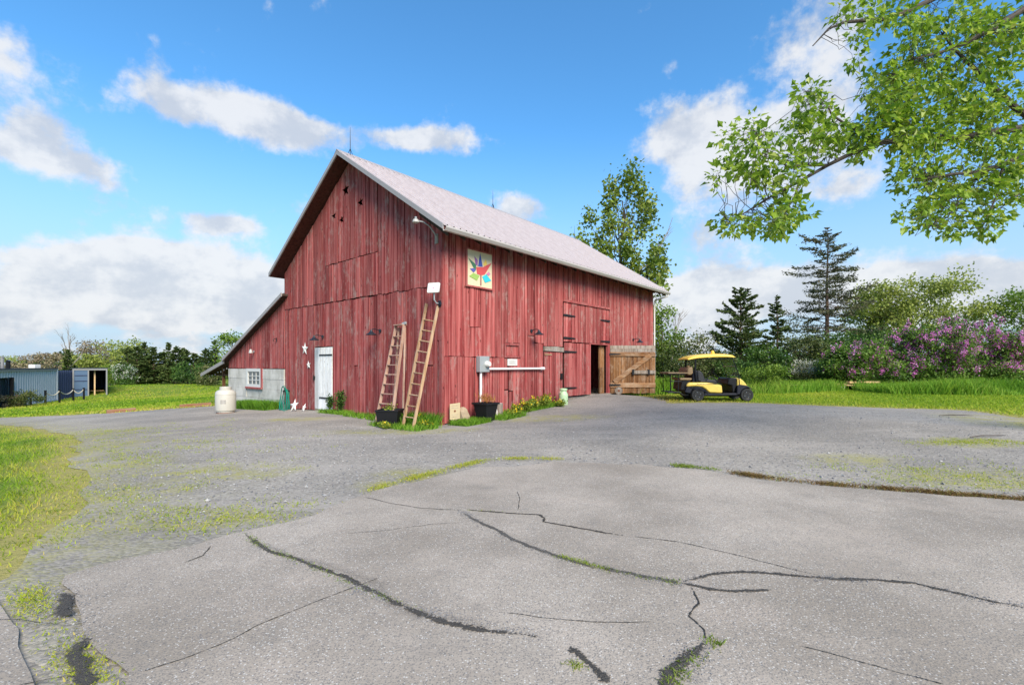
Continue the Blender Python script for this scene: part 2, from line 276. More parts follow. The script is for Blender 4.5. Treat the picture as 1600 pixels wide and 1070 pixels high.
# ------------------------------------------------------------ mesh builder and object helpers
def link(name, me, parent=None, loc=None):
    o = bpy.data.objects.new(name, me); COL.objects.link(o)
    if parent: o.parent = parent
    if loc is not None: o.location = loc
    return o
def tag(o, label=None, cat=None, group=None, kind=None):
    for k, v in (('label', label), ('category', cat), ('group', group), ('kind', kind)):
        if v: o[k] = v
    return o
def thing(name, label, cat, loc=(0, 0, 0), rz=0., group=None):
    o = link(name, None, None, loc); o.rotation_euler = (0, 0, rz); o.empty_display_size = .2
    return tag(o, label, cat, group)
class MB:
    def __init__(s): s.v = []; s.f = []
    def add(s, vs, fs):
        k = len(s.v); s.v += [tuple(v) for v in vs]; s.f += [tuple(i+k for i in f) for f in fs]; return s
    def box(s, x0, x1, y0, y1, z0, z1):
        return s.add([(x0, y0, z0), (x1, y0, z0), (x1, y1, z0), (x0, y1, z0), (x0, y0, z1), (x1, y0, z1), (x1, y1, z1), (x0, y1, z1)],
                     [(3, 2, 1, 0), (4, 5, 6, 7), (0, 1, 5, 4), (1, 2, 6, 5), (2, 3, 7, 6), (3, 0, 4, 7)])
    def prism(s, pts, a, b, axis='y'):
        """outline in the plane square to axis, between a and b"""
        mk = {'y': lambda p, q: (p[0], q, p[1]), 'x': lambda p, q: (q, p[0], p[1]), 'z': lambda p, q: (p[0], p[1], q)}[axis]
        n = len(pts); vs = [mk(p, a) for p in pts]+[mk(p, b) for p in pts]
        return s.add(vs, [tuple(range(n)), tuple(range(2*n-1, n-1, -1))]+[(i, i+n, (i+1) % n+n, (i+1) % n) for i in range(n)])
    def bar(s, p, q, w, h=None, up=(0, 0, 1)):
        p, q = Vector(p), Vector(q); d = (q-p).normalized(); h = h or w; upv = Vector(up)
        if abs(d.dot(upv)) > .98: upv = Vector((1, 0, 0))
        a = d.cross(upv).normalized()*w/2; b = a.cross(d).normalized()*h/2
        vs = [p-a-b, p+a-b, p+a+b, p-a+b, q-a-b, q+a-b, q+a+b, q-a+b]
        return s.add(vs, [(3, 2, 1, 0), (4, 5, 6, 7), (0, 1, 5, 4), (1, 2, 6, 5), (2, 3, 7, 6), (3, 0, 4, 7)])
    def tube(s, path, r, n=8, cap=True):
        P = [Vector(p) for p in path]; rs = r if isinstance(r, (list, tuple)) else [r]*len(P); vs = []; fs = []
        prev = None
        for i, p in enumerate(P):
            d = (P[min(i+1, len(P)-1)]-P[max(i-1, 0)]).normalized()
            if prev is None:
                u = d.cross(Vector((0, 0, 1)) if abs(d.z) < .9 else Vector((1, 0, 0))).normalized()
            else:
                u = (prev-d*prev.dot(d)).normalized()
            prev = u; v = d.cross(u)
            for k in range(n):
                a = 2*math.pi*k/n; vs.append(p+(u*math.cos(a)+v*math.sin(a))*rs[i])
        for i in range(len(P)-1):
            for k in range(n): fs.append((i*n+k, i*n+(k+1) % n, (i+1)*n+(k+1) % n, (i+1)*n+k))
        if cap: fs += [tuple(range(n-1, -1, -1)), tuple(range((len(P)-1)*n, len(P)*n))]
        return s.add(vs, fs)
    def lathe(s, prof, n=20, c=(0, 0, 0), axis='z'):
        vs = []; fs = []
        for r, z in prof:
            for k in range(n):
                a = 2*math.pi*k/n; x, y = r*math.cos(a), r*math.sin(a)
                q = (x, y, z) if axis == 'z' else ((x, z, y) if axis == 'y' else (z, x, y))
                vs.append((q[0]+c[0], q[1]+c[1], q[2]+c[2]))
        for i in range(len(prof)-1):
            for k in range(n): fs.append((i*n+k, i*n+(k+1) % n, (i+1)*n+(k+1) % n, (i+1)*n+k))
        fs += [tuple(range(n-1, -1, -1)), tuple(range((len(prof)-1)*n, len(prof)*n))]
        return s.add(vs, fs)
    def mesh(s, name, mat, smooth=False):
        me = bpy.data.meshes.new(name); me.from_pydata(s.v, [], s.f)
        bm = bmesh.new(); bm.from_mesh(me); bmesh.ops.recalc_face_normals(bm, faces=bm.faces); bm.to_mesh(me); bm.free()
        me.materials.append(mat)
        if smooth: me.polygons.foreach_set('use_smooth', [True]*len(me.polygons))
        return me
    def build(s, name, mat, parent=None, smooth=False, bevel=0., loc=None):
        o = link(name, s.mesh(name, mat, smooth), parent, loc)
        if bevel:
            b = o.modifiers.new('bevel', 'BEVEL'); b.width = bevel; b.segments = 2; b.limit_method = 'ANGLE'
        if smooth:
            try: o.data.set_sharp_from_angle(angle=R(40))
            except Exception: pass
        return o
def np_mesh(name, verts, faces_n, tone, mat, parent=None, smooth=False):
    """verts (N, k, 3): N separate faces of k corners each; tone (N)"""
    N, k, _ = verts.shape; me = bpy.data.meshes.new(name)
    me.vertices.add(N*k); me.vertices.foreach_set('co', verts.reshape(-1).astype(np.float32))
    me.loops.add(N*k); me.loops.foreach_set('vertex_index', np.arange(N*k, dtype=np.int32))
    me.polygons.add(N); me.polygons.foreach_set('loop_start', np.arange(0, N*k, k, dtype=np.int32))
    try: me.polygons.foreach_set('loop_total', np.full(N, k, dtype=np.int32))
    except Exception: pass
    at_ = me.attributes.new('tone', 'FLOAT', 'FACE'); at_.data.foreach_set('value', tone.astype(np.float32))
    me.update(calc_edges=True); me.materials.append(mat)
    return link(name, me, parent)
def structure(o): o['kind'] = 'structure'; return o

# ------------------------------------------------------------ ground, gravel drive, asphalt
def smooth_noise(x, y, s, seed):
    r = np.random.default_rng(seed); z = 0
    for i in range(5):
        a, ph = r.uniform(0, 6.28), r.uniform(0, 6.28); k = s*r.uniform(.7, 1.6)
        z = z+np.sin((x*math.cos(a)+y*math.sin(a))*k+ph)
    return z/2.5
def poly_sdf(x, y, poly):
    P = np.array(poly, float); Q = np.roll(P, -1, 0); best = np.full(x.shape, 1e9); ins = np.zeros(x.shape, bool)
    for (ax, ay), (bx, by) in zip(P, Q):
        dx, dy = bx-ax, by-ay; t = np.clip(((x-ax)*dx+(y-ay)*dy)/(dx*dx+dy*dy+1e-12), 0, 1)
        best = np.minimum(best, np.hypot(x-ax-t*dx, y-ay-t*dy))
        c = (ay > y) != (by > y); ins ^= c & (x < (bx-ax)*(y-ay)/((by-ay)+1e-12)+ax)
    return np.where(ins, best, -best)
def sheet(name, poly, step, zoff, jit, seed, mat, fringe=None):
    P = np.array(poly); x0, y0 = P.min(0)-.3; x1, y1 = P.max(0)+.3
    xs = np.arange(x0, x1+step, step); ys = np.arange(y0, y1+step, step); X, Y = np.meshgrid(xs, ys, indexing='ij')
    S = poly_sdf(X, Y, poly)+jit*(smooth_noise(X, Y, 2.2, seed)*.6+smooth_noise(X, Y, 7., seed+1)*.35+smooth_noise(X, Y, 19., seed+2)*.2)
    nx, ny = X.shape; verts = []; idx = {}; faces = []
    def vid(key, x, y):
        if key not in idx: idx[key] = len(verts); verts.append((x, y))
        return idx[key]
    ok = S > 0
    for i in range(nx-1):
        for j in range(ny-1):
            cs = [(i, j), (i+1, j), (i+1, j+1), (i, j+1)]; k = [ok[c] for c in cs]
            if not any(k): continue
            if all(k): faces.append([vid(c, X[c], Y[c]) for c in cs]); continue
            f = []
            for q in range(4):
                a, b = cs[q], cs[(q+1) % 4]
                if ok[a]: f.append(vid(a, X[a], Y[a]))
                if ok[a] != ok[b]:
                    t = S[a]/(S[a]-S[b]); key = (min(a, b), max(a, b)); f.append(vid(key, X[a]+(X[b]-X[a])*t, Y[a]+(Y[b]-Y[a])*t))
            if len(f) > 2: faces.append(f)
    V = np.array(verts); Z = H(V[:, 0], V[:, 1])+zoff
    me = bpy.data.meshes.new(name); me.from_pydata(np.column_stack([V, Z]).tolist(), [], faces); me.materials.append(mat)
    me.polygons.foreach_set('use_smooth', [True]*len(me.polygons))
    if fringe:
        dd0 = poly_sdf(V[:, 0], V[:, 1], fringe); a_ = me.attributes.new('fringe', 'FLOAT', 'POINT'); a_.data.foreach_set('value', np.exp(-np.clip(-dd0, 0, 9)/.75).astype(np.float32))
    return structure(link(name, me))
def geo_axis(lo, hi, dense_lo, dense_hi, step):
    a = list(np.arange(dense_lo, dense_hi+1e-6, step)); s = step; v = dense_hi
    while v < hi: s *= 1.25; v += s; a.append(v)
    s = step; v = dense_lo
    while v > lo: s *= 1.25; v -= s; a.insert(0, v)
    return np.array(a)
gx = geo_axis(-2500, 2500, -50, 40, .5); gy = geo_axis(-300, 4000, -4, 64, .5)
X, Y = np.meshgrid(gx, gy, indexing='ij'); Z = H(X, Y)-.004+np.where(Y > 25, .03*smooth_noise(X, Y, .9, 3), 0)*np.clip((np.abs(X)-9)/5, 0, 1)
me = bpy.data.meshes.new('ground'); nx, ny = X.shape
I = np.arange(nx*ny).reshape(nx, ny); q = np.stack([I[:-1, :-1], I[1:, :-1], I[1:, 1:], I[:-1, 1:]], -1).reshape(-1, 4)
me.from_pydata(np.stack([X, Y, Z], -1).reshape(-1, 3).tolist(), [], q.tolist()); me.materials.append(M['ground'])
me.polygons.foreach_set('use_smooth', [True]*len(me.polygons)); ground = structure(link('ground', me))

ISLAND = [(-3.7, 3.40), (-3.87, 3.71), (-4.12, 4.13), (-4.59, 4.87), (-5.51, 6.21), (-7.03, 7.57), (-8.95, 9.85), (-11.14, 12.14), (-15.01, 15.07), (-18.59, 17.27), (-40, 26)]
GRAVEL = [(-42, 30), (-22.44, 20.84), (-20.04, 20.68), (-17.8, 20.8), (-17.0, 21.5), (-16.2, 22.4), (-14.4, 23.15), bw(1.2, 15.0)[:2], bw(1.2, 1)[:2], bw(10.4, .6)[:2], bw(9.6, -.5)[:2], bw(8.6, -2.6)[:2],
          (5.29, 16.1), (7.72, 16.4), (10.22, 14.86), (11.25, 14.19), (12.96, 13.59), (12.4, 11.74), (12.3, 10.3), (15, 5), (16, -3), (-3.2, -3), (-4.2, 1.)]+ISLAND
ga = np.exp(-np.clip(-poly_sdf(X.ravel(), Y.ravel(), GRAVEL), 0, 30)/.8); a_ = ground.data.attributes.new('fringe', 'FLOAT', 'POINT'); a_.data.foreach_set('value', ga.astype(np.float32))
sheet('gravel_drive', GRAVEL, .25, .004, .12, 21, M['gravel'], ISLAND[:-1]+[(-23, 20), (-30, 19), (-14, 8), (-6, 2.5)])
ASPH = [(-3.24, 3.36), (-3.2, 3.5), (-3.0, 3.67), (-2.64, 3.97), (-2.43, 4.29), (-1.96, 4.79), (-1.71, 5.51), (-1.16, 6.18), (-.46, 6.95), (0, 6.9), (.61, 7.3), (2.03, 7.05), (2.79, 6.67), (3.05, 6.16), (3.81, 5.84), (4.64, 5.57), (5.6, 5.21), (8.2, 4.6), (9, -3), (-1.5, -3), (-1.2, 1.2), (-1.85, 2.28), (-2.2, 2.55), (-2.55, 2.86), (-2.95, 3.2)]
sheet('asphalt_pavement', ASPH, .14, .028, .07, 31, M['asphalt'])
sheet('asphalt_lane', [(-3.6, 3.10), (-3.36, 3.12), (-2.75, 2.66), (-2.25, 2.28), (-1.7, 1.7), (-1.5, 1.2), (-1.7, -3), (-4.5, -3), (-5, 2.)], .14, .026, .05, 41, M['asphalt'])

def crack_mat(name, col, cut, amt=1., soft=.12):
    m, g, b = new_mat(name); p = g.n('NewGeometry').outputs['Position']; e = g.n('Attribute', attribute_name='edge').outputs['Fac']
    f = g.math('ADD', g.math('ADD', e, g.math('MULTIPLY', g.math('SUBTRACT', g.noise(p, 70, 4, .7), .5), 2.2)), g.math('MULTIPLY', g.math('SUBTRACT', g.noise(p, 13, 4, .6), .5), 1.6))
    k = g.math('MULTIPLY_ADD', g.noise(p, 110, 3), .9, .5); setin(g, b, 'Base Color', g.mix(1., col, g.n('CombineXYZ', {0: k, 1: k, 2: k}).outputs[0], 'MULTIPLY')); setin(g, b, 'Roughness', .9); setin(g, b, 'Specular IOR Level', .15)
    setin(g, b, 'Alpha', g.math('MULTIPLY', g.ramp(f, cut-soft, cut+soft), amt)); setin(g, b, 'Normal', g.n('Bump', {'Strength': 1., 'Distance': .01, 'Height': f}).outputs[0]); return m
M['tar'] = crack_mat('black_crack_tar', (.088, .080, .072), .55); M['crack'] = crack_mat('grey_crack_fill', (.12, .11, .098), .50); M['line'] = crack_mat('fine_crack', (.075, .068, .06), .50); M['scuff'] = crack_mat('tyre_scuff', (.14, .13, .12), .55, .16, .5)
def strip(name, pts, wid, z, mat, seed, rag=.35, gaps=0.):
    """band along a line on the pavement; the stored edge value lets the fill crumble away"""
    r = random.Random(seed); P = [Vector((x, y)) for x, y in pts]; S = []
    if wid < .045 and mat is M['crack'] or wid < .02: mat = M['line']
    for a, b in zip(P, P[1:]):
        n = max(2, int((b-a).length/.03))
        for i in range(n): S.append(a.lerp(b, i/n))
    S.append(P[-1]); vs = []; fs = []; ed = []; wob = 0; wv = 0
    wid *= 1.05 if mat is M['line'] else 1.5
    for i, p in enumerate(S):
        d = (S[min(i+4, len(S)-1)]-S[max(i-4, 0)]); d = d.normalized() if d.length > 0 else Vector((1, 0)); nrm = Vector((-d.y, d.x))
        wv = wv*.75+r.uniform(-.5, .5)*max(wid*.12, .006); wob = wob*.93+wv; t = i/max(1, len(S)-1); tp = min(1, t*9, (1-t)*9)
        c = p+nrm*wob; wl = wid/2*(.65+.35*tp)*r.uniform(1-rag*.4, 1+rag*.4)
        for o_, e_ in ((wl, 0.), (0., .35+.65*tp), (-wl, 0.)):
            q = c+nrm*o_; vs.append((q.x, q.y, hz(q.x, q.y)+z)); ed.append(e_)
        if i: k = 3*i; fs += [(k-3, k-2, k+1, k), (k-2, k-1, k+2, k+1)]
    me = bpy.data.meshes.new(name); me.from_pydata(vs, [], fs); me.materials.append(mat); a_ = me.attributes.new('edge', 'FLOAT', 'POINT'); a_.data.foreach_set('value', np.array(ed, dtype=np.float32))
    return structure(link(name, me))
crackA = [(-2.38, 4.24), (-2.16, 4.01), (-1.82, 3.75), (-1.4, 3.48), (-1.03, 3.18), (-.72, 2.98), (-.52, 2.87), (-.3, 2.77), (-.04, 2.67), (.17, 2.58)]
crackB = [(-.51, 4.83), (-.23, 4.35), (0, 4.01), (.35, 3.68), (.65, 3.46), (.89, 3.31), (1.13, 3.22), (1.4, 3.36), (1.64, 3.39), (2.01, 3.32), (2.37, 3.26), (2.73, 3.22), (2.84, 3.1), (2.97, 2.98), (3.2, 2.86)]
strip('tar_crack', crackA, .050, .032, M['tar'], 1, .45, .12)
strip('tar_crack', crackA[1:9], .090, .030, M['scuff'], 2, .5, .15)
strip('tar_crack', [(.30, 2.49), (.36, 2.42), (.41, 2.33), (.45, 2.20)], .05, .032, M['tar'], 3, .6, .15)
strip('tar_crack', crackB[:5], .045, .032, M['crack'], 4, .5, .05)
strip('tar_crack', crackB[4:7], .05, .032, M['crack'], 5, .5)
strip('tar_crack', crackB[6:], .042, .032, M['tar'], 6, .5, .10)
strip('tar_crack', [(1.13, 3.22), (1.31, 3.15), (1.51, 3.12), (1.71, 3.14)], .04, .0325, M['tar'], 7, .5, .1)
strip('thin_crack', [(-1.68, 5.4), (-1.33, 5.19), (-.94, 4.97), (-.51, 4.9)], .014, .032, M['crack'], 8, .6)
strip('thin_crack', [(-.51, 4.9), (-.06, 4.78), (.29, 4.71), (.34, 4.60), (.32, 4.50), (.64, 4.3), (1.0, 4.11)], .040, .032, M['crack'], 9, .6, .06)
strip('thin_crack', [(1.0, 4.11), (1.38, 3.95), (1.63, 3.78), (1.9, 3.54), (2.16, 3.34)], .013, .032, M['crack'], 10, .6, .1)
strip('thin_crack', [(1.19, 3.15), (1.17, 2.94), (1.07, 2.79), (1.1, 2.65), (1.07, 2.55)], .018, .032, M['tar'], 12, .7)
strip('tar_crack', [(1.03, 2.53), (.91, 2.4), (.75, 2.23), (.66, 2.1)], .075, .032, M['tar'], 13, .5, .12)
strip('thin_crack', [(-1.84, 2.29), (-1.67, 2.43), (-1.57, 2.54), (-1.47, 2.72), (-1.35, 2.86), (-1.22, 3.01), (-.9, 3.35)], .011, .032, M['tar'], 14, .8, .05)
strip('thin_crack', [(-.1, 2.85), (.2, 2.74), (.45, 2.70), (.8, 2.72)], .009, .032, M['crack'], 15, .8, .1)
strip('thin_crack', [(-2.5, 3.95), (-2.42, 3.75), (-2.48, 3.6)], .016, .032, M['tar'], 16, .7)
strip('thin_crack', [(-1.5, 4.2), (-1.1, 4.28), (-.75, 4.45), (-.45, 4.5)], .008, .032, M['crack'], 17, .8, .2)
strip('thin_crack', [(.05, 4.8), (.08, 5.2), (.05, 5.6)], .010, .032, M['crack'], 18, .8, .1)
strip('thin_crack', [(1.5, 2.5), (1.8, 2.35), (2.0, 2.2)], .009, .032, M['crack'], 19, .8, .1)
strip('thin_crack', [(-3.3, 2.82), (-2.9, 2.80), (-2.62, 2.78)], .010, .030, M['tar'], 20, .8)
strip('thin_crack', [(-2.45, 2.18), (-2.2, 2.26), (-2.0, 2.27)], .010, .030, M['tar'], 22, .8)
strip('tar_crack', [(-2.98, 3.12), (-2.78, 2.95), (-2.66, 2.82)], .10, .0335, M['tar'], 23, .5, .05)
strip('tar_crack', [(-2.36, 2.62), (-2.2, 2.45), (-2.04, 2.3), (-1.94, 2.18)], .09, .0335, M['tar'], 24, .5, .05)

# ------------------------------------------------------------ the barn (local x along the long side, y across the gable, outside is -x / -y)
WID, LEN, RID, RT, SL = 9.26, 13.42, 8.42, 4.5, .656
barn = thing('barn', 'big weathered red board barn with pale metal gable roof and lean-to', 'barn', bw(0, 0), BA)
def roof_u(t): return RID-SL*abs(t-RT)-.20          # underside of the roof at the wall
def lean_u(t): return 4.26-.40*(t-9.0)-.10
def base_z(L, t):
    x, y, _ = bw(L, t); return hz(x, y)
gable = MB()
for t in (.1, 2.3, 4.6, 6.98, 9.1): gable.box(.04, .22, t-.08, t+.08, base_z(0, t)-.1, roof_u(t)-.2)
for z in (.3, 2.4, 3.6, 5.0): gable.box(.045, .16, .2, 5.6, z-.06, z+.06)
gable.box(.045, .16, 6.95, 9.0, 2.34, 2.46).box(.045, .16, 5.6, 9.0, 3.54, 3.66).box(.045, .16, 5.6, 8.2, 4.94, 5.06)
gable = gable.build('gable_wall', M['darkwood'], barn)
side = MB()
for L in (.1, 2.4, 4.42, 5.6, 9.12, 11.2, 13.3): side.box(L-.08, L+.08, .04, .22, base_z(L, 0)-.1, 5.2)
for z in (1.6, 2.3, 5.0): side.box(.2, 2.3, .045, .16, z-.06, z+.06).box(9.2, 13.2, .045, .16, z-.06, z+.06)
side.box(2.5, 9.1, .045, .16, 4.9, 5.02).box(5.7, 9.05, .045, .2, 3.9, 4.05)
side = side.build('side_wall', M['darkwood'], barn)
def board(parent, wall, a, b, z0, z1a, z1b, dep, th=.024, mat=None, name='board'):
    """one upright board; dep is how far its face stands out of the wall plane"""
    m = MB(); j = random.uniform(-.004, .004)
    pts = [(a, z0+random.uniform(-.012, .012)), (b, z0+random.uniform(-.012, .012)), (b+j, z1b), (a+j, z1a)]
    m.prism(pts, -dep, -dep+th, 'y' if wall == 's' else 'x')
    return m.build(name, mat or M['red'], parent)
def fill(parent, wall, a0, a1, zlo, zhi, dep=.03, wid=(.17, .27), mat=None, split=.0):
    """boards side by side from a0 to a1; zlo and zhi are numbers or functions of the position"""
    f = lambda q, s: q(s) if callable(q) else q
    out = []; a = a0
    while a < a1-.02:
        b = a+random.uniform(*wid)
        if a1-b < .12: b = a1
        gap = random.choice([.010, .014, .020, .026, .034]); dp = dep+random.uniform(0, .016)
        z0 = (f(zlo, a)+f(zlo, b))/2; za, zb = f(zhi, a), f(zhi, b)
        if split and random.random() < split and za-z0 > 1.6:
            zs = z0+random.uniform(.35, .65)*(za-z0)
            out.append(board(parent, wall, a, b-gap, z0, zs, zs, dp, mat=mat)); out.append(board(parent, wall, a, b-gap, zs+.03, za, zb, dp+.004, mat=mat))
        else: out.append(board(parent, wall, a, b-gap, z0, za, zb, dp, mat=mat))
        a = b
    return out
gb = lambda t: base_z(-.05, t)+.03
sb = lambda L: base_z(L, -.05)+.03
# gable end
fill(gable, 'g', 0., 5.63, gb, lambda t: 3.67+.02*math.sin(7*t), .028, split=.10)
fill(gable, 'g', 5.65, 6.89, 2.17, 3.67, .028)
fill(gable, 'g', 6.91, 9.26, gb, 3.68, .028, split=.08)
top = []
top += fill(gable, 'g', 0., 2.96, lambda t: 3.685+.02*math.sin(7*t), roof_u, .045)
top += fill(gable, 'g', 2.96, 6.08, 3.70, lambda t: 5.03-.01*t, .044)
top += fill(gable, 'g', 2.96, 4.5, lambda t: 5.05-.01*t, roof_u, .056)+fill(gable, 'g', 4.5, 6.08, lambda t: 5.05-.01*t, roof_u, .056)
top += fill(gable, 'g', 6.08, 9.26, 3.70, roof_u, .045)
fill(gable, 'g', 9.29, 15.10, 1.385, lambda t: lean_u(t), .03)
# star-shaped owl holes cut right through the gable boards
def star_pts(cx, cz, r, rot=0., n=5, inner=.42):
    return [(cx+(r if k % 2 == 0 else r*inner)*math.sin(rot+math.pi*k/n), cz+(r if k % 2 == 0 else r*inner)*math.cos(rot+math.pi*k/n)) for k in range(2*n)]
cut = MB()
for cx, cz, r, ro in ((4.75, 7.33, .25, .1), (3.87, 6.73, .19, .2), (5.50, 6.62, .17, .15), (5.02, 6.40, .17, .3)): cut.prism(star_pts(cx, cz, r, ro), -.3, .3, 'x')
cutter = cut.build('owl_hole_cutter', M['red'], barn)
bpy.context.view_layer.update()
hit = [o for o in top if o.data.vertices[0].co.y < 5.75 and o.data.vertices[1].co.y > 3.6 and max(v.co.z for v in o.data.vertices) > 6.2]
for o in hit:
    md = o.modifiers.new('holes', 'BOOLEAN'); md.operation = 'DIFFERENCE'; md.object = cutter; md.solver = 'EXACT'
dg = bpy.context.evaluated_depsgraph_get()
for o in hit:
    nm = bpy.data.meshes.new_from_object(o.evaluated_get(dg)); o.modifiers.clear(); o.data = nm
bpy.data.objects.remove(cutter)
# long side
fill(side, 's', 0., 2.48, sb, lambda L: 1.735+.012*math.sin(3*L), .03, split=.12)
fill(side, 's', 0., .98, 1.755, 5.25, .034); fill(side, 's', .98, 1.44, 1.755, 2.60, .034, (.22, .24)); fill(side, 's', .98, 1.44, 2.615, 5.25, .046, (.22, .24)); fill(side, 's', 1.44, 2.48, 1.755, 5.25, .034)
fill(side, 's', 2.48, 3.23, sb, 1.74, .03, split=.5); fill(side, 's', 2.48, 3.23, 2.21, 5.25, .034)
fill(side, 's', 3.23, 4.00, sb, 5.25, .034, split=.35); fill(side, 's', 4.0, 4.50, sb, 2.24, .03); fill(side, 's', 4.0, 4.50, 2.255, 5.25, .04)
fill(side, 's', 4.52, 5.68, 2.175, 5.25, .034)
fill(side, 's', 5.70, 9.05, 3.90, 5.25, .034)
fill(side, 's', 9.07, LEN, sb, 5.25, .034)
MB().box(-.035, .02, -.042, -.036, base_z(0, 0), 5.2).box(-.062, -.03, -.03, .09, base_z(0, 0), 5.2).build('corner_board', M['red_trim'], barn)
# hidden walls and floor close the building
m = MB(); m.box(LEN-.03, LEN, .0, WID, -.3, 5.2); m.prism([(0, 5.2), (WID, 5.2), (RT, roof_u(RT))], LEN-.03, LEN, 'x'); m.box(.0, LEN-.04, WID, WID+.03, -.6, 5.2)
m.box(LEN-.03, LEN, WID+.04, 15.07, -.8, 1.9); m.box(.0, LEN-.04, 15.07, 15.10, -.8, 1.9); m.build('back_wall', M['red'], barn)
MB().box(.05, LEN-.05, .05, WID-.05, .25, .33).build('floor', M['greywood'], barn)

# roof
O = .49
roof = MB()
E0, E1 = -.59, 9.57
for sgn, te in ((1, E0), (-1, E1)):
    zt = RID-SL*abs(te-RT)
    roof.prism([(te, zt-.13), (RT, RID-.13), (RT, RID-.03), (te, zt-.03)], -O, LEN+O, 'x')
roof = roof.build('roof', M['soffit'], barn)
def panel_mesh(length):
    m = MB(); w_ = .914; prof = [(0, 0)]
    for k in range(4):
        c = .114+.2285*k; prof += [(c-.032, 0), (c-.016, .036), (c+.016, .036), (c+.032, 0)]
    prof.append((w_-.002, 0)); n = len(prof); vs = [(x, 0, z) for x, z in prof]+[(x, length, z) for x, z in prof]
    m.add(vs, [(i, i+1, n+i+1, n+i) for i in range(n-1)]); return m.mesh('roof_panel', M['roof'])
slope_len = math.hypot(RT-E0, SL*(RT-E0))+.04; ang = math.atan(SL)
pm = panel_mesh(slope_len); npan = 16; px0 = -O-.03; pw = (LEN+2*O+.06)/npan/.914
for k in range(npan):
    for sgn in (1, -1):
        o = link('roof_panel', pm, roof); te = E0-.03 if sgn == 1 else E1+.03
        zt = RID-SL*abs(te-RT)-.015+random.uniform(0, .004)
        o.rotation_euler = (ang, 0, 0) if sgn == 1 else (ang, 0, math.pi)
        o.location = (px0+.914*pw*k, te, zt) if sgn == 1 else (px0+.914*pw*(k+1), te, zt); o.scale = (pw, 1, 1)
MB().prism([(RT-.16, RID-.10), (RT, RID+.02), (RT+.16, RID-.10), (RT, RID+.045)], -O-.05, LEN+O+.05, 'x').build('ridge_cap', M['roof_edge'], barn)
for xa, xb in ((-O-.045, -O-.004), (LEN+O+.004, LEN+O+.045)):
    for te in (E0, E1):
        zt = RID-SL*abs(te-RT)
        MB().prism([(te, zt-.13), (RT, RID-.13), (RT, RID+.012), (te, zt+.012)], xa, xb, 'x').build('rake_trim', M['roof_edge'], barn)
ze = RID-SL*(RT-E0)
for k in range(24):           # rafter tails below the eaves
    L = -.3+k*(LEN+.6)/23
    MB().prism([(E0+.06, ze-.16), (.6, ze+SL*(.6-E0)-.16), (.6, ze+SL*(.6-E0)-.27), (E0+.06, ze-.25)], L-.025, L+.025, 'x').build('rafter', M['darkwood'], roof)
MB().prism([(E0+.012, ze-.06), (E0+.012, ze-.17), (E0-.075, ze-.17), (E0-.12, ze-.10), (E0-.12, ze-.055), (E0-.112, ze-.055), (E0-.105, ze-.095), (E0-.07, ze-.16), (E0+.002, ze-.16), (E0+.002, ze-.06)], -O-.02, LEN+O+.02, 'x').build('gutter', M['gutter'], barn)
MB().tube([(LEN+O-.15, E0-.05, ze-.17), (LEN+O-.15, E0-.05, ze-.25), (LEN+.10, -.10, ze-.42), (LEN+.06, -.08, ze-.55), (LEN+.06, -.08, base_z(LEN, 0)+.1)], .04, 8).build('downspout', M['white_paint'], barn)
for k, (L, hh) in enumerate(((-.05, .92), (6.9, .82), (13.5, .72))):
    m = MB().tube([(L, RT, RID), (L, RT, RID+hh*.5), (L, RT, RID+hh)], [.012, .010, .004], 6)
    for a in range(3): m.bar((L+.14*math.cos(a*2.1), RT+.14*math.sin(a*2.1), RID-.07), (L, RT, RID+.22), .012)
    m.build('lightning_rod', M['black_iron'], barn)
# lean-to and its porch
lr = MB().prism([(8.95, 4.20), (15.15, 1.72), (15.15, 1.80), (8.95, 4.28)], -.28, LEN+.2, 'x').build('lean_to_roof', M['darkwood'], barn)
lang = math.atan(.4); lpm = panel_mesh(math.hypot(6.2, 2.48)); 
for k in range(15):
    o = link('roof_panel', lpm, lr); o.rotation_euler = (lang, 0, math.pi); o.location = (-.31+.929*(k+1), 15.18, 1.80); o.scale = (1.015, 1, 1)
MB().prism([(8.95, 4.17), (15.15, 1.69), (15.15, 1.83), (8.95, 4.31)], -.325, -.285, 'x').build('rake_trim', M['roof_edge'], barn)
pr = MB().prism([(15.14, 1.68), (18.25, 1.02), (18.25, 1.08), (15.14, 1.74)], -.2, 7, 'x').build('porch_roof', M['darkwood'], barn)
ppm = panel_mesh(3.22)
for k in range(7):
    o = link('roof_panel', ppm, pr); o.rotation_euler = (math.atan(.212), 0, math.pi); o.location = (-.24+1.03*(k+1), 18.28, 1.083); o.scale = (1.125, 1, 1)
MB().prism([(15.14, 1.60), (18.30, .93), (18.30, 1.10), (15.14, 1.77)], -.25, -.205, 'x').build('rake_trim', M['roof_edge'], barn)
for k in range(6): MB().box(.1+k*1.2, .18+k*1.2, 15.2, 18.1, 1.0, 1.06).build('porch_beam', M['darkwood'], barn)
for L in (.15, 3.4, 6.6): MB().box(L, L+.12, 16.4, 16.52, base_z(L, 16.4)-.05, 1.40).build('porch_post', M['bare'], barn)
m = MB(); zc = -.6
for i, z1 in enumerate((.12, .52, .93, 1.36)):
    d = .05+.008*(i % 2); 
    if z1 < .5: m.box(-d, .2, 9.30, 15.08, zc, z1-.006)
    else: m.box(-d, .2, 9.30, 11.27, zc, z1-.006).box(-d, .2, 12.99, 15.08, zc, z1-.006)
    zc = z1
m.build('concrete_wall', M['concrete'], barn)
MB().box(-.03, .1, 11.28, 12.98, .13, .505).build('concrete_wall', M['concrete'], barn)
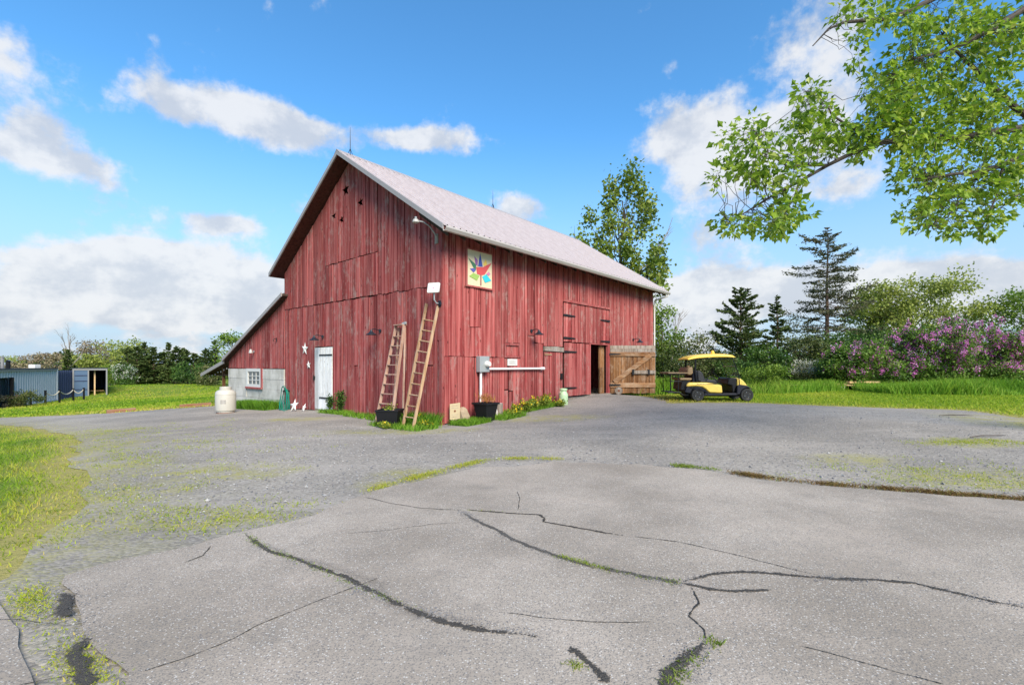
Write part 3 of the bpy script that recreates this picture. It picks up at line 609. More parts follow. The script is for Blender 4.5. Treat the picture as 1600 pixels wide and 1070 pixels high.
win = MB().box(-.075, .02, 12.78, 12.95, .57, 1.37).box(-.075, .02, 11.42, 11.56, .57, 1.37).box(-.075, .02, 11.56, 12.78, 1.24, 1.37).box(-.075, .02, 11.56, 12.78, .57, .70).build('window', M['white_paint'], barn)
MB().box(-.085, .03, 11.28, 11.415, .50, 1.38).box(-.12, .03, 11.28, 12.97, .50, .565).build('sill', M['red_trim'], win)
for i in range(3):
    for j in range(3):
        a = 11.57+i*.403; z = .71+j*.177; MB().box(-.035, -.028, a, a+.395, z, z+.17).build('pane', M['glass'], win)
for i in (1, 2):
    MB().box(-.055, -.02, 11.56+i*.403-.012, 11.56+i*.403+.012, .70, 1.24).build('muntin', M['white_paint'], win)
    MB().box(-.053, -.021, 11.56, 12.78, .70+i*.177-.012, .70+i*.177+.012).build('muntin', M['white_paint'], win)
# white gable door
dz0 = base_z(0, 6.2)+.05
door = MB().box(-.01, .02, 5.68, 6.86, dz0+.03, 2.10).build('white_door', M['darkwood'], barn); door['label'] = 'white plank door with black strap hinges'
for a, b in ((5.67, 5.93), (5.935, 6.16), (6.165, 6.42), (6.425, 6.60), (6.605, 6.87)): board(door, 'g', a, b-.005, dz0, 2.14, 2.14, .045+random.uniform(0, .006), .03, M['white_wood'], 'plank')
for z in (1.87, .36): MB().box(-.068, -.052, 5.64, 6.52, z-.025, z+.025).build('strap_hinge', M['black_iron'], door)
MB().box(-.085, -.05, 6.83, 6.92, 1.0, 1.12).box(-.10, -.085, 6.86, 6.89, .96, 1.16).build('latch', M['black_iron'], door)
MB().box(-.03, .05, 5.62, 6.92, dz0-.06, dz0-.005).build('threshold', M['greywood'], barn)
# shuttered window of the long side
sh = MB().box(2.48, 3.22, -.06, -.01, 2.13, 2.20).box(2.48, 2.54, -.055, -.01, 1.80, 2.13).box(3.16, 3.22, -.055, -.01, 1.80, 2.13).box(2.46, 3.24, -.075, -.01, 1.745, 1.80).build('shuttered_window', M['red_trim'], barn)
for a, b in ((2.55, 2.745), (2.75, 2.95), (2.955, 3.15)): board(sh, 's', a, b, 1.81, 2.12, 2.12, .012, .02)
# doors of the long side
def hinge(par, L0, L1, z, y=-.075):
    m = MB().prism([(L0, z-.028), (L0+.1*(1 if L1 > L0 else -1), z-.04), (L1-.08*(1 if L1 > L0 else -1), z-.022), (L1, z), (L1-.08*(1 if L1 > L0 else -1), z+.022), (L0+.1*(1 if L1 > L0 else -1), z+.04), (L0, z+.028)], y-.012, y, 'y')
    for k in range(3): q = L0+(L1-L0)*(.25+.25*k); m.lathe([(.014, y-.012), (.012, y-.024), (.001, y-.026)], 6, (q, 0, z), 'y')
    return m.build('strap_hinge', M['black_iron'], par)
sd_ = MB().box(4.54, 5.66, -.01, .02, sb(5)+.03, 2.12).build('small_door', M['darkwood'], barn)
fill(sd_, 's', 4.53, 5.67, lambda L: sb(L)+.02, 1.97, .034, (.2, .3)); MB().prism([(4.52, 2.005), (5.68, 1.985), (5.68, 2.13), (5.3, 2.165), (4.53, 2.15)], -.085, -.02, 'y').build('header_board', M['greywood'], sd_)
MB().box(5.50, 5.57, -.09, -.05, 1.00, 1.22).box(5.47, 5.60, -.07, -.05, 1.06, 1.09).build('latch', M['black_iron'], sd_)
MB().box(4.53, 4.95, -.07, -.055, 1.86, 1.90).build('strap_hinge', M['bare_x'], sd_)
ud = MB().box(5.72, 9.03, -.01, .02, 2.40, 3.78).build('upper_door', M['darkwood'], barn)
fill(ud, 's', 5.71, 7.36, 2.37, 3.79, .045, (.24, .34)); fill(ud, 's', 7.38, 9.04, 2.37, lambda L: 3.79, .045, (.24, .34))
MB().box(5.66, 9.09, -.10, -.0, 3.80, 3.885).build('header_board', M['red_trim'], ud)
hinge(ud, 5.66, 6.46, 3.32); hinge(ud, 9.08, 8.28, 3.33); hinge(ud, 5.66, 6.46, 2.50); hinge(ud, 9.08, 8.28, 2.48)
ld = MB().box(5.76, 7.50, -.01, .02, .45, 2.30).build('lower_door', M['darkwood'], barn)
fill(ld, 's', 5.74, 7.50, lambda L: .385, 2.33, .05, (.22, .34)); hinge(ld, 5.68, 6.56, 2.0, -.08); hinge(ld, 5.68, 6.56, .68, -.08)
MB().box(7.50, 7.575, -.055, .05, .38, 2.33).build('door_jamb', M['red_trim'], barn); MB().box(8.98, 9.06, -.06, .06, .36, 2.37).build('door_jamb', M['red_trim'], barn); MB().box(7.5, 9.05, -.045, .05, 2.335, 2.37).build('door_jamb', M['red_trim'], barn)
MB().box(8.55, 8.93, .12, .17, .36, 2.30).build('inner_board', M['bare'], barn); MB().box(8.50, 8.76, .05, .10, .36, 1.42).build('inner_board', M['bare'], barn)
MB().box(7.4, 9.1, -.12, .05, .27, .36).build('threshold', M['greywood'], barn)
# the open plank door, swung out until it faces the drive
od = MB(); od.box(0, 1.87, -.035, -.002, .60, .78)
od = od.build('open_door', M['bare_x'], barn, loc=(9.10, -.07, 0)); od.rotation_euler = (0, 0, -BA); od['label'] = 'bare brown inside of the open plank door with a diagonal brace'
a = 0.
while a < 1.86:
    b = min(1.87, a+random.uniform(.13, .22)); b = 1.87 if 1.87-b < .08 else b
    dz = .34+random.uniform(0, .03)
    MB().box(a, b-.006, .001, .028+random.uniform(0, .006), dz, 2.05).build('plank', M['bare'], od); a = b
for k, (z0, z1) in enumerate(((2.056, 2.19), (2.195, 2.33))): MB().box(0, 1.87, .0, .03, z0, z1).build('plank', M['greywood'], od)
MB().prism([(0, 1.90), (1.87, 1.885), (1.87, 1.99), (1.3, 2.035), (0, 2.06)], -.05, -.002, 'y').build('ledge', M['bare_x'], od)
MB().bar((.16, -.028, .82), (1.66, -.028, 1.92), .19, .05, (0, 1, 0)).build('brace', M['bare_x'], od)
MB().box(.92, 1.87, -.075, -.055, 1.16, 1.30).build('locking_bar', M['greywood'], od)
for x in (.94, 1.58): MB().box(x-.04, x+.04, -.095, -.001, 1.12, 1.34).build('bracket', M['black_iron'], od)
for z in (.70, 1.97): hinge(od, -.05, .45, z, -.052)

# ------------------------------------------------------------ things fixed to or standing by the barn
def on_wall(name, label, cat, wall, pos, z, off=0., group=None):
    """frame whose -y points out of the wall: x runs along the wall"""
    return thing(name, label, cat, bw(pos, -off-.05, z) if wall == 's' else bw(-off-.06, pos, z), BA if wall == 's' else BA-R(90), group)
def wall_lamp(label, wall, pos, z, swing=0.):
    t = on_wall('wall_lamp', label, 'lamp', wall, pos, z, group='black gooseneck lamps on the barn'); t.rotation_euler.z += swing
    MB().lathe([(.055, -.03), (.055, 0), (.03, .012)], 14, (0, 0, 0), 'y').build('wall_plate', M['lamp_black'], t)
    MB().tube([(0, -.02, 0), (0, -.10, .03), (0, -.20, .045), (0, -.29, .03), (0, -.32, -.03)], .014, 8).build('arm', M['lamp_black'], t, True)
    MB().lathe([(.025, .02), (.035, -.01), (.055, -.05), (.075, -.075), (.16, -.125), (.168, -.14), (.160, -.14), (.07, -.085), (.02, -.06)], 20, (0, -.32, 0)).build('shade', M['lamp_black'], t, True)
    MB().lathe([(.012, -.07), (.032, -.10), (.026, -.128), (.004, -.138)], 10, (0, -.32, 0)).build('bulb', M['lamp_white'], t, True)
wall_lamp('black gooseneck wall lamp above the white plank door', 'g', 6.26, 2.52)
wall_lamp('black gooseneck wall lamp beside the wooden step ladder', 'g', 2.79, 2.56)
wall_lamp('black gooseneck wall lamp up right of the small shuttered window', 's', 3.80, 2.64)
wall_lamp('black gooseneck wall lamp above the open brown barn door', 's', 11.25, 2.66)
# quilt square
q = on_wall('barn_quilt', 'square painted sign with a leaf of coloured facets on cream', 'sign', 's', .79, 3.73)
qw, qh = 1.11, 1.10
MB().box(.04, qw-.04, -.035, -.005, .04, qh-.04).build('panel', M['cream_sign'], q)
MB().box(0, qw, -.05, 0, 0, .045).box(0, qw, -.05, 0, qh-.045, qh).box(0, .045, -.05, 0, .045, qh-.045).box(qw-.045, qw, -.05, 0, .045, qh-.045).build('frame', M['red_trim'], q)
def quv(x, y):
    u_ = (x-135)/555; yt = 60+130*u_; yb = 905+100*u_; return (u_*qw, (yb-y)/(yb-yt)*qh)
FAC = dict(q_blue=[(415, 185), (470, 485), (370, 475)], q_purple=[(295, 255), (368, 345), (362, 470), (320, 440)], q_green=[(175, 295), (300, 410), (330, 440), (325, 560), (285, 520)], q_yellow=[(535, 320), (560, 430), (500, 465), (480, 420)],
 q_red=[(330, 490), (470, 490), (560, 440), (655, 400), (510, 650), (430, 670), (350, 640)], q_navy=[(205, 530), (280, 515), (325, 560), (275, 610)], q_lime=[(190, 690), (275, 620), (400, 680), (345, 785)], q_teal=[(455, 700), (540, 645), (650, 785), (515, 830)], q_pink=[(590, 590), (630, 640), (590, 675), (540, 640)], q_stem=[(415, 660), (438, 660), (438, 890), (415, 886)])
for i, (k, pts) in enumerate(FAC.items()): MB().prism([quv(*p) for p in pts], -.0385-.0012*i, -.034, 'y').build('facet', M[k], q)
# yard light and aerial at the corner
t = on_wall('yard_light', 'pale dusk-to-dawn yard light on a curved arm under the eave', 'lamp', 'g', .17, 4.95)
MB().tube([(0, -.01, 0), (0, -.10, .12), (-.04, -.24, .28), (-.10, -.40, .36), (-.16, -.50, .37)], .018, 8).build('arm', M['grey_box'], t, True)
MB().lathe([(.03, .05), (.065, .035), (.085, .0), (.088, -.04), (.07, -.055), (.02, -.06)], 18, (-.20, -.56, .37)).build('head', M['lamp_white'], t, True); MB().lathe([(.03, .0), (.035, .05), (.01, .065)], 10, (-.20, -.56, .42)).build('photocell', M['grey_box'], t)
MB().box(-.06, .06, -.03, 0, -.16, .1).build('mount', M['greywood'], t)
t = on_wall('satellite_antenna', 'flat white rectangular satellite antenna on a pipe arm at the corner', 'antenna', 'g', .05, 3.22)
m = MB()
pts = []
for cx, cz, a0 in ((.14, .105, 0), (-.14, .105, 90), (-.14, -.105, 180), (.14, -.105, 270)):
    for k in range(5): a = R(a0+k*22.5); pts.append((cx+.035*math.cos(a), cz+.035*math.sin(a)))
pn = MB().prism(pts, -.02, .02, 'y').build('panel', M['white_paint'], t, False, .006); pn.location = (.0, -.22, .34); pn.rotation_euler = (R(-14), 0, R(22))
MB().lathe([(.018, -.002), (.018, .0), (.001, .001)], 10, (0, -.022, -.01), 'y').build('emblem', M['q_pink'], pn)
MB().tube([(0, -.02, -.05), (0, -.12, -.06), (.0, -.2, .02), (0, -.2, .22)], .018, 8).build('mast', M['grey_box'], t, True); MB().box(-.05, .05, -.03, 0, -.14, .02).box(.02, .09, -.07, -.02, -.10, -.03).build('bracket', M['plast_grey'], t)
# electric meter
t = on_wall('electric_meter', 'grey electric meter box with white conduit along the wall', 'meter', 's', 1.22, 1.31)
MB().box(0, .40, -.16, 0, 0, .46).build('enclosure', M['grey_box'], t, False, .012)
MB().lathe([(.09, -.16), (.092, -.19), (.085, -.20), (.082, -.26), (.06, -.285), (.002, -.287)], 20, (.28, 0, .23), 'y').build('meter_dial', M['white_paint'], t, True)
MB().tube([(.12, -.07, .0), (.12, -.07, -1.22)], .038, 12).build('conduit', M['pvc'], t, True); MB().tube([(.40, -.07, .09), (3.12, -.07, .09)], .035, 12).build('conduit', M['pvc'], t, True); MB().tube([(3.02, -.07, .09), (3.20, -.07, .09)], .05, 12).build('conduit_end', M['pvc'], t, True)
t = on_wall('notice_board', 'small white notice with faint print under the shuttered window', 'notice', 's', 2.60, 1.50)
MB().box(0, .47, -.012, 0, 0, .205).build('panel', M['white_paint'], t)
for k in range(4): MB().box(.06, .41-.07*(k % 2), -.0135, -.012, .045+.035*k, .057+.035*k).build('print_line', M['roof_edge'], t)
t = on_wall('flood_light', 'small grey flood light on the lean-to boards', 'lamp', 'g', 12.15, 2.10)
MB().lathe([(.05, -.02), (.05, 0)], 10, (0, 0, 0), 'y').build('wall_plate', M['grey_box'], t); MB().lathe([(.035, .06), (.06, 0), (.085, -.10), (.07, -.105), (.01, -.08)], 12, (0, -.13, .04)).build('head', M['lamp_white'], t, True)
t = on_wall('hook_bracket', 'small dark iron hook on the lean-to boards', 'hook', 'g', 9.95, 2.52)
MB().tube([(0, 0, .05), (0, -.10, .06), (0, -.13, 0), (0, -.09, -.05)], .014, 6).build('hook', M['black_iron'], t); MB().box(-.03, .03, -.012, 0, -.05, .10).build('plate', M['black_iron'], t)
def star(label, loc, r, rz, lean, th=.05):
    """folded tin star: raised centre, five points"""
    P = star_pts(0, 0, r, 0); vs = [(x, 0, z) for x, z in P]+[(0, -th, 0), (0, .01, 0)]
    o = MB().add(vs, [(i, (i+1) % 10, 10) for i in range(10)]+[((i+1) % 10, i, 11) for i in range(10)]).build('tin_star', M['white_paint'])
    o.location = loc; o.rotation_euler = (lean, R(random.uniform(-14, 14)), rz); return tag(o, label, 'star', 'white tin stars by the white door')
star('white tin star hung on the boards, the upper and larger of two', bw(-.065, 7.57, 2.12), .25, BA-R(90), 0)
star('white tin star hung on the boards, the lower and smaller of two', bw(-.065, 7.28, 1.52), .16, BA-R(90), 0)
p = bw(-.45, 7.6); star('large white tin star leaning on the ground by the green hose', (p[0], p[1], hz(*p[:2])+.21), .26, BA-R(80), R(-18))
p = bw(-.35, 7.05); star('small white tin star leaning on the ground beside the white door', (p[0], p[1], hz(*p[:2])+.13), .17, BA-R(95), R(-20))
# hose
t = on_wall('garden_hose', 'coiled green garden hose hanging low by the concrete wall', 'hose', 'g', 8.85, 0.0)
zb = base_z(-.2, 8.85)
for i in range(7):
    path = []; rr = random.Random(50+i); ph = rr.uniform(-.06, .06)
    for k in range(25):
        a = 2*math.pi*k/24; path.append((ph+(.17+.025*i)*math.sin(a)*(1-.25*math.cos(a)), -.06-.028*i+.02*math.sin(3*a+i), .10+(.46+.012*i)*math.cos(a)+.02*i-.04))
    MB().tube(path, .014, 6, False).build('coil', M['hose'], t, True)
path = [(.1+.35*math.sin(k*.7)+.03*k, -.25-.02*k, zb+.03+.03*math.sin(k)) for k in range(14)]
MB().tube(path, .014, 6).build('loose_end', M['hose'], t, True); MB().box(-.06, .06, -.22, 0, .48, .54).build('hanger', M['black_iron'], t)
# ladders
def ladder_pts(o0, t0, z0, o1, t1, z1): return Vector(bw(-o0, t0, z0)), Vector(bw(-o1, t1, z1))
lad = thing('ladder', 'tall ochre straight wooden ladder leaning on the barn corner', 'ladder', bw(-.95, .28, 0)); inv_ = lad.location.copy()
bA, tA = ladder_pts(.95, .50, -.14, .09, .57, 3.20); bB, tB = ladder_pts(.95, .07, -.14, .09, .09, 3.10)
for b_, t_ in ((bA, tA), (bB, tB)): MB().bar(b_-inv_, t_-inv_, .035, .075, (U[0], U[1], .2)).build('rail', M['ladder2'], lad)
for k in range(10):
    f = .09+k*.0865; MB().tube([bA.lerp(tA, f)-inv_, bB.lerp(tB, f)-inv_], .017, 8).build('rung', M['ladder2'], lad)
sl_ = thing('step_ladder', 'folded pale wooden step ladder standing against the gable boards', 'ladder', bw(-.8, 1.55, 0)); inv_ = sl_.location.copy()
bA, tA = ladder_pts(.80, 1.92, -.12, .18, 1.83, 2.66); bB, tB = ladder_pts(.80, 1.20, -.12, .18, 1.45, 2.66)
for b_, t_ in ((bA, tA), (bB, tB)): MB().bar(b_-inv_, t_-inv_, .028, .085, (U[0], U[1], .2)).build('rail', M['ladder'], sl_)
for k in range(9):
    f = .10+k*.098; p, q_ = bA.lerp(tA, f)-inv_, bB.lerp(tB, f)-inv_; MB().bar(p, q_, .09, .022).build('step', M['ladder'], sl_)
cA, dA = ladder_pts(.45, 1.62, -.10, .12, 1.79, 2.60); cB, dB = ladder_pts(.45, 1.16, -.10, .12, 1.49, 2.60)
for b_, t_ in ((cA, dA), (cB, dB)): MB().bar(b_-inv_, t_-inv_, .03, .05, (U[0], U[1], .2)).build('back_leg', M['ladder'], sl_)
MB().bar(tA-inv_+Vector((0, 0, .01)), tB-inv_+Vector((0, 0, .01)), .20, .025).build('top_cap', M['ladder'], sl_); MB().bar(tA.lerp(tB, .8)-inv_+Vector((0, 0, .03)), tB-inv_+Vector((.06, -.02, .06)), .05, .07).build('hinge_plate', M['grey_box'], sl_)
# planters
def planter(label, loc, rz, w0, w1, hh, rim, soil):
    t = thing('planter', label, 'planter', loc, rz, 'black planters by the barn corner')
    m = MB(); a, b = w0/2, w1/2
    m.add([(-a, -a, 0), (a, -a, 0), (a, a, 0), (-a, a, 0), (-b, -b, hh), (b, -b, hh), (b, b, hh), (-b, b, hh)], [(3, 2, 1, 0), (0, 1, 5, 4), (1, 2, 6, 5), (2, 3, 7, 6), (3, 0, 4, 7)])
    m.add([(-a+.01, -a+.01, .02), (a-.01, -a+.01, .02), (a-.01, a-.01, .02), (-a+.01, a-.01, .02), (-b+.02, -b+.02, hh), (b-.02, -b+.02, hh), (b-.02, b-.02, hh), (-b+.02, b-.02, hh)], [(0, 1, 5, 4), (1, 2, 6, 5), (2, 3, 7, 6), (3, 0, 4, 7)])
    m.build('tub', M['black_plastic'], t, False, .012)
    c = b+rim; m = MB()
    for x0, x1, y0, y1 in ((-c, c, -c, -b+.02), (-c, c, b-.02, c), (-c, -b+.02, -b+.02, b-.02), (b-.02, c, -b+.02, b-.02)): m.box(x0, x1, y0, y1, hh-.035, hh+.012)
    m.build('rim', M['black_plastic'], t, False, .006)
    MB().box(-b+.03, b-.03, -b+.03, b-.03, hh-.09, hh-.05).build('soil', M['soil'], t)
    return t
p = bw(-.93, 1.08); pl1 = planter('square black tub planter at the foot of the step ladder', (p[0], p[1], hz(*p[:2])), BA+R(38), .50, .60, .44, .012, 0)
p = bw(1.02, -.62); pl2 = planter('tapered black urn planter with dry orange stems before the meter conduit', (p[0], p[1], hz(*p[:2])), BA+R(2), .34, .50, .50, .03, 0)
p = bw(.22, -.22); t = thing('wooden_sign', 'small cream board with rows of faint writing and a brown knot', 'sign', (p[0], p[1], hz(*p[:2])+.12), BA-R(25))
sb_ = MB().prism([(-.14, .02), (-.09, 0), (.14, .03), (.15, .46), (-.14, .43)], -.03, 0, 'y').build('panel', M['sign_wood'], t)
MB().lathe([(.03, -.034), (.03, -.03)], 8, (0, 0, .24), 'y').build('knot', M['rust'], t)
for k in range(6):
    z = .08+.06*k
    if abs(z-.24) > .05: MB().box(-.10, .10, -.0315, -.03, z, z+.010).build('writing_line', M['greywood'], t)
MB().box(-.06, .06, -.02, .02, -.14, .03).build('stake', M['greywood'], t)
def rock(label, loc, s, mat, seed):
    bm = bmesh.new(); bmesh.ops.create_icosphere(bm, subdivisions=3, radius=1); r = random.Random(seed); k = [Vector((r.uniform(-1, 1), r.uniform(-1, 1), r.uniform(-1, 1))).normalized() for _ in range(9)]
    for v in bm.verts:
        f = 1.
        for n in k: f = min(f, (.72+.0)/max(.01, v.co.normalized().dot(n)) if v.co.normalized().dot(n) > .72 else f)
        v.co = Vector((v.co.x*s[0]*f, v.co.y*s[1]*f, v.co.z*s[2]*f))
    me = bpy.data.meshes.new('fieldstone'); bm.to_mesh(me); bm.free(); me.materials.append(mat); o = link('fieldstone', me, None, loc); return tag(o, label, 'stone')
p = bw(.50, -.26); rock('tan fieldstone between the cream sign and the urn planter', (p[0], p[1], hz(*p[:2])+.18), (.19, .16, .27), M['stone'], 4)
p = bw(1.62, -.36); rock('pale upright stone between urn planter and log stump', (p[0], p[1], hz(*p[:2])+.16), (.13, .13, .24), M['stone_grey'], 9)
p = bw(1.95, -.30); t = thing('log_stump', 'grey weathered log stump beside the urn planter', 'stump', (p[0], p[1], hz(*p[:2])-.03), .4)
MB().lathe([(.105, 0), (.10, .2), (.105, .40), (.10, .41)], 12).build('trunk', M['greywood'], t); MB().lathe([(.095, .41), (.05, .413), (.001, .414)], 12).build('cut_face', M['stone_grey'], t)
p = bw(5.05, -.48); t = thing('milk_can', 'pale mint green milk can by the small red door', 'milk can', (p[0], p[1], hz(*p[:2])), BA)
MB().lathe([(.15, 0), (.16, .02), (.16, .33), (.155, .36), (.115, .43), (.105, .47), (.12, .50)], 22).build('body', M['mint'], t, True); MB().lathe([(.135, .50), (.14, .525), (.13, .55), (.05, .565), (.002, .567)], 22).build('lid', M['mint'], t, True)
for s in (-1, 1): MB().tube([(s*.13, 0, .38), (s*.19, 0, .42), (s*.18, 0, .47), (s*.11, 0, .46)], .012, 6).build('handle', M['mint'], t)
p = (4.34, 19.35); t = thing('log_round', 'round log slice standing on edge under the open door', 'log', (p[0], p[1], hz(*p)+.165), R(-8))
MB().lathe([(.165, -.06), (.17, 0), (.165, .06)], 18, (0, 0, 0), 'y').build('bark_ring', M['bark_red'], t); MB().lathe([(.15, -.064), (.09, -.066), (.001, -.066)], 16, (0, 0, 0), 'y').build('cut_face', M['greywood'], t); MB().lathe([(.05, -.069), (.001, -.07)], 10, (0, 0, 0), 'y').build('heart', M['rust'], t)
# propane tank
tx, ty = -10.9, 18.1; t = thing('propane_tank', 'upright white propane tank beside the concrete lean-to wall', 'tank', (tx, ty, hz(tx, ty)), .3)
MB().lathe([(.28, 0), (.30, .03), (.30, .08), (.34, .10), (.35, .14), (.35, .72), (.33, .80), (.27, .86), (.18, .885), (.05, .89)], 28).build('shell', M['tank'], t, True)
MB().lathe([(.20, .86), (.205, .87), (.20, 1.0), (.185, 1.0), (.185, .88)], 24).build('collar', M['tank'], t, True); MB().lathe([(.03, .88), (.04, .95), (.02, 1.0)], 8).build('valve', M['chrome'], t); MB().lathe([(.285, -.01), (.305, 0), (.305, .03), (.285, .035)], 24).build('foot_ring', M['rust'], t); MB().lathe([(.352, .695), (.354, .70), (.354, .71), (.352, .715)], 28).build('weld_seam', M['tank'], t)
for k in range(5): MB().box(-.09, .09, -.3545, -.34, .50-.03*k, .51-.03*k).build('print_line', M['roof_edge'], t)
# hanging flowers and string lights under the porch
hb = Vector(bw(.5, 15.75, .95)); t = thing('hanging_basket', 'hanging basket of orange flowers under the porch roof', 'basket', hb)
MB().lathe([(.06, -.14), (.15, -.06), (.18, .02), (.175, .03), (.02, .02)], 14).build('basket', M['rust'], t, True)
for k in range(3): a = k*2.1; MB().tube([(.16*math.cos(a), .16*math.sin(a), .02), (0, 0, .45)], .004, 4).build('chain', M['black_iron'], t)
def cloud_leaves(n, c, rad, size, seed, flat=.3, shell=.0):
    r = np.random.default_rng(seed); p = r.normal(size=(n, 3)); p /= np.linalg.norm(p, axis=1)[:, None]; rr = r.uniform(shell, 1, n)**(1/2.2); p = p*rr[:, None]*np.array(rad)+np.array(c); return p
def leaf_quads(P, size, seed, droop=.2, fold=.0, aspect=.55, dirs=None):
    """diamond leaves at points P, random facing"""
    r = np.random.default_rng(seed); n = len(P); d = r.normal(size=(n, 3)) if dirs is None else dirs+r.normal(size=(n, 3))*.45
    d[:, 2] -= droop; d /= np.linalg.norm(d, axis=1)[:, None]+1e-9
    q = r.normal(size=(n, 3)); s = np.cross(d, q); s /= np.linalg.norm(s, axis=1)[:, None]+1e-9
    L = (size*r.uniform(.65, 1.3, n))[:, None]; Wd = L*aspect
    b = P-d*L*.5; tip = P+d*L*.5; mid = P-d*L*.05
    return np.stack([b, mid+s*Wd*.5, tip, mid-s*Wd*.5], 1)
P = cloud_leaves(260, (0, 0, .08), (.24, .24, .17), .06, 5); np_mesh('foliage', leaf_quads(P, .07, 6), 4, RNG.random(260), M['weeds'], t)
P = cloud_leaves(120, (0, 0, .12), (.25, .25, .18), .05, 7, shell=.6); np_mesh('blossoms', leaf_quads(P, .06, 8, aspect=.9), 4, RNG.random(120), M['dryplant'], t)
t = thing('string_lights', 'string of pale round bulbs under the porch edge', 'string lights', bw(.0, 15.3, 1.45))
pth = [Vector((0, 0, 0)).lerp(Vector(bw(0, 17.9, .98))-Vector(bw(0, 15.3, 1.45)), k/20)+Vector((0, 0, -.05*abs(math.sin(k*math.pi/5)))) for k in range(21)]
MB().tube(pth, .005, 4).build('cable', M['black_iron'], t)
for k in range(1, 20, 3): MB().lathe([(.012, 0), (.028, -.04), (.02, -.075), (.002, -.085)], 8, tuple(pth[k])).build('bulb', M['lamp_white'], t, True)

# ------------------------------------------------------------ golf cart (local x forward, near side is -y)
CZ0 = hz(7.4, 16.9)+.012
cart = thing('golf_cart', 'pale yellow golf cart with canopy, windscreen and rear seat', 'golf cart', (6.62, 17.45, CZ0), R(-1.5))
def wheel(x, y, r=.228):
    s = -1 if y < 0 else 1
    wv = MB().lathe([(r*.62, -.10), (r*.93, -.10), (r*.99, -.07), (r, 0), (r*.99, .07), (r*.93, .10), (r*.62, .10)], 28, (0, 0, 0), 'y').build('wheel', M['tyre'], cart, True, loc=(x, y, r))
    MB().lathe([(r*.66, s*.085), (r*.64, s*.105), (r*.58, s*.10), (r*.55, s*.05), (.01, s*.045)], 26, (0, 0, 0), 'y').build('rim', M['rim'], wv, True)
    for k in range(8):
        a = k*math.pi/4; MB().bar((.03*math.cos(a), s*.075, .03*math.sin(a)), (r*.6*math.cos(a), s*.088, r*.6*math.sin(a)), .028, .02, (0, 1, 0)).build('spoke', M['rim'], wv)
    for k in range(4):
        a = k*math.pi/2+.4; MB().lathe([(.016, s*.085), (.012, s*.105), (.001, s*.106)], 8, (r*.42*math.cos(a), 0, r*.42*math.sin(a)), 'y').build('bolt_cap', M['chrome'], wv)
    MB().lathe([(.035, s*.07), (.03, s*.10), (.001, s*.105)], 12, (0, 0, 0), 'y').build('hub_cap', M['plast_grey'], wv, True)
for x in (0., 1.726):
    for y in (-.48, .48): wheel(x, y)
MB().box(-.35, 1.55, -.30, .30, .16, .27).box(-.1, .1, -.44, .44, .19, .26).box(1.66, 1.78, -.44, .44, .19, .25).build('chassis', M['black_plastic'], cart)
MB().prism([(.22, .20), (1.40, .215), (1.42, .29), (1.0, .275), (.24, .285)], -.56, .56, 'y').build('floor_sill', M['plast_grey'], cart, False, .02)
def arc(cx, cz, r, a0, a1, n=8): return [(cx+r*math.cos(R(a0+(a1-a0)*k/n)), cz+r*math.sin(R(a0+(a1-a0)*k/n))) for k in range(n+1)]
def side_shell(name, outline, mat, thick=.07, bevel=.018):
    for y0, y1 in ((-.58, -.58+thick), (.58-thick, .58)): MB().prism(outline, y0, y1, 'y').build(name, mat, cart, False, bevel)
side_shell('rear_fender', [(-.46, .32)]+[(-.40, .50), (-.06, .515), (.14, .49), (.26, .40), (.38, .30), (.36, .27)]+arc(0, .225, .275, 15, 168, 10)+[(-.36, .30)], M['plast_grey'])
MB().prism([(-.41, .51), (-.38, .60), (-.30, .665), (.30, .665), (.46, .645), (.84, .57), (.87, .29), (.40, .30), (.28, .42), (.16, .50), (-.06, .525)], -.575, .575, 'y').build('rear_body', M['yellow'], cart, True, .045)
MB().prism([(-.44, .30), (-.42, .60), (-.20, .66), (-.20, .30)], -.50, .50, 'y').build('rear_panel', M['black_plastic'], cart, False, .02)
side_shell('front_fender', [(1.37, .24), (1.385, .55), (1.46, .60), (1.72, .555), (1.85, .47), (1.82, .455)]+arc(1.726, .225, .265, 55, 172, 10), M['plast_grey'], .16)
MB().prism([(1.39, .54), (1.40, .80), (1.46, .83), (1.60, .74), (1.74, .57), (1.72, .52)], -.53, .53, 'y').build('front_cowl', M['yellow'], cart, True, .05)
MB().prism([(1.74, .30), (1.80, .30), (1.86, .38), (1.84, .48), (1.74, .555), (1.5, .5), (1.5, .3)], -.46, .46, 'y').build('front_bumper', M['plast_grey'], cart, True, .03)
for y in (-.36, .36): MB().lathe([(.06, .0), (.05, .02), (.01, .025)], 14, (1.745, y, .50), 'x').build('headlight', M['lamp_white'], cart, True)
MB().prism([(1.06, .60), (1.10, .78), (1.20, .84), (1.39, .82), (1.39, .56), (1.30, .30), (1.24, .30), (1.22, .56)], -.50, .50, 'y').build('dashboard', M['black_plastic'], cart, True, .03)
MB().box(.92, 1.30, -.50, .50, .28, .30).build('floor_mat', M['black_plastic'], cart)
MB().prism([(.10, .66), (.70, .64), (.74, .72), (.66, .77), (.10, .75)], -.52, .52, 'y').build('seat', M['seat'], cart, True, .035)
MB().prism([(.02, .70), (.14, .70), (.30, .74), (.18, 1.02), (.08, 1.10), (.0, 1.05)], -.50, .50, 'y').build('backrest', M['seat'], cart, True, .04)
MB().prism([(-.16, .64), (.04, .64), (.04, 1.06), (-.02, 1.10), (-.14, 1.06)], -.46, .46, 'y').build('seat_shroud', M['plast_grey'], cart, True, .03)
MB().prism([(-.36, .94), (-.24, .92), (-.14, .98), (-.16, 1.20), (-.26, 1.22), (-.34, 1.14)], -.50, .50, 'y').build('rear_backrest', M['seat_tan'], cart, True, .035)
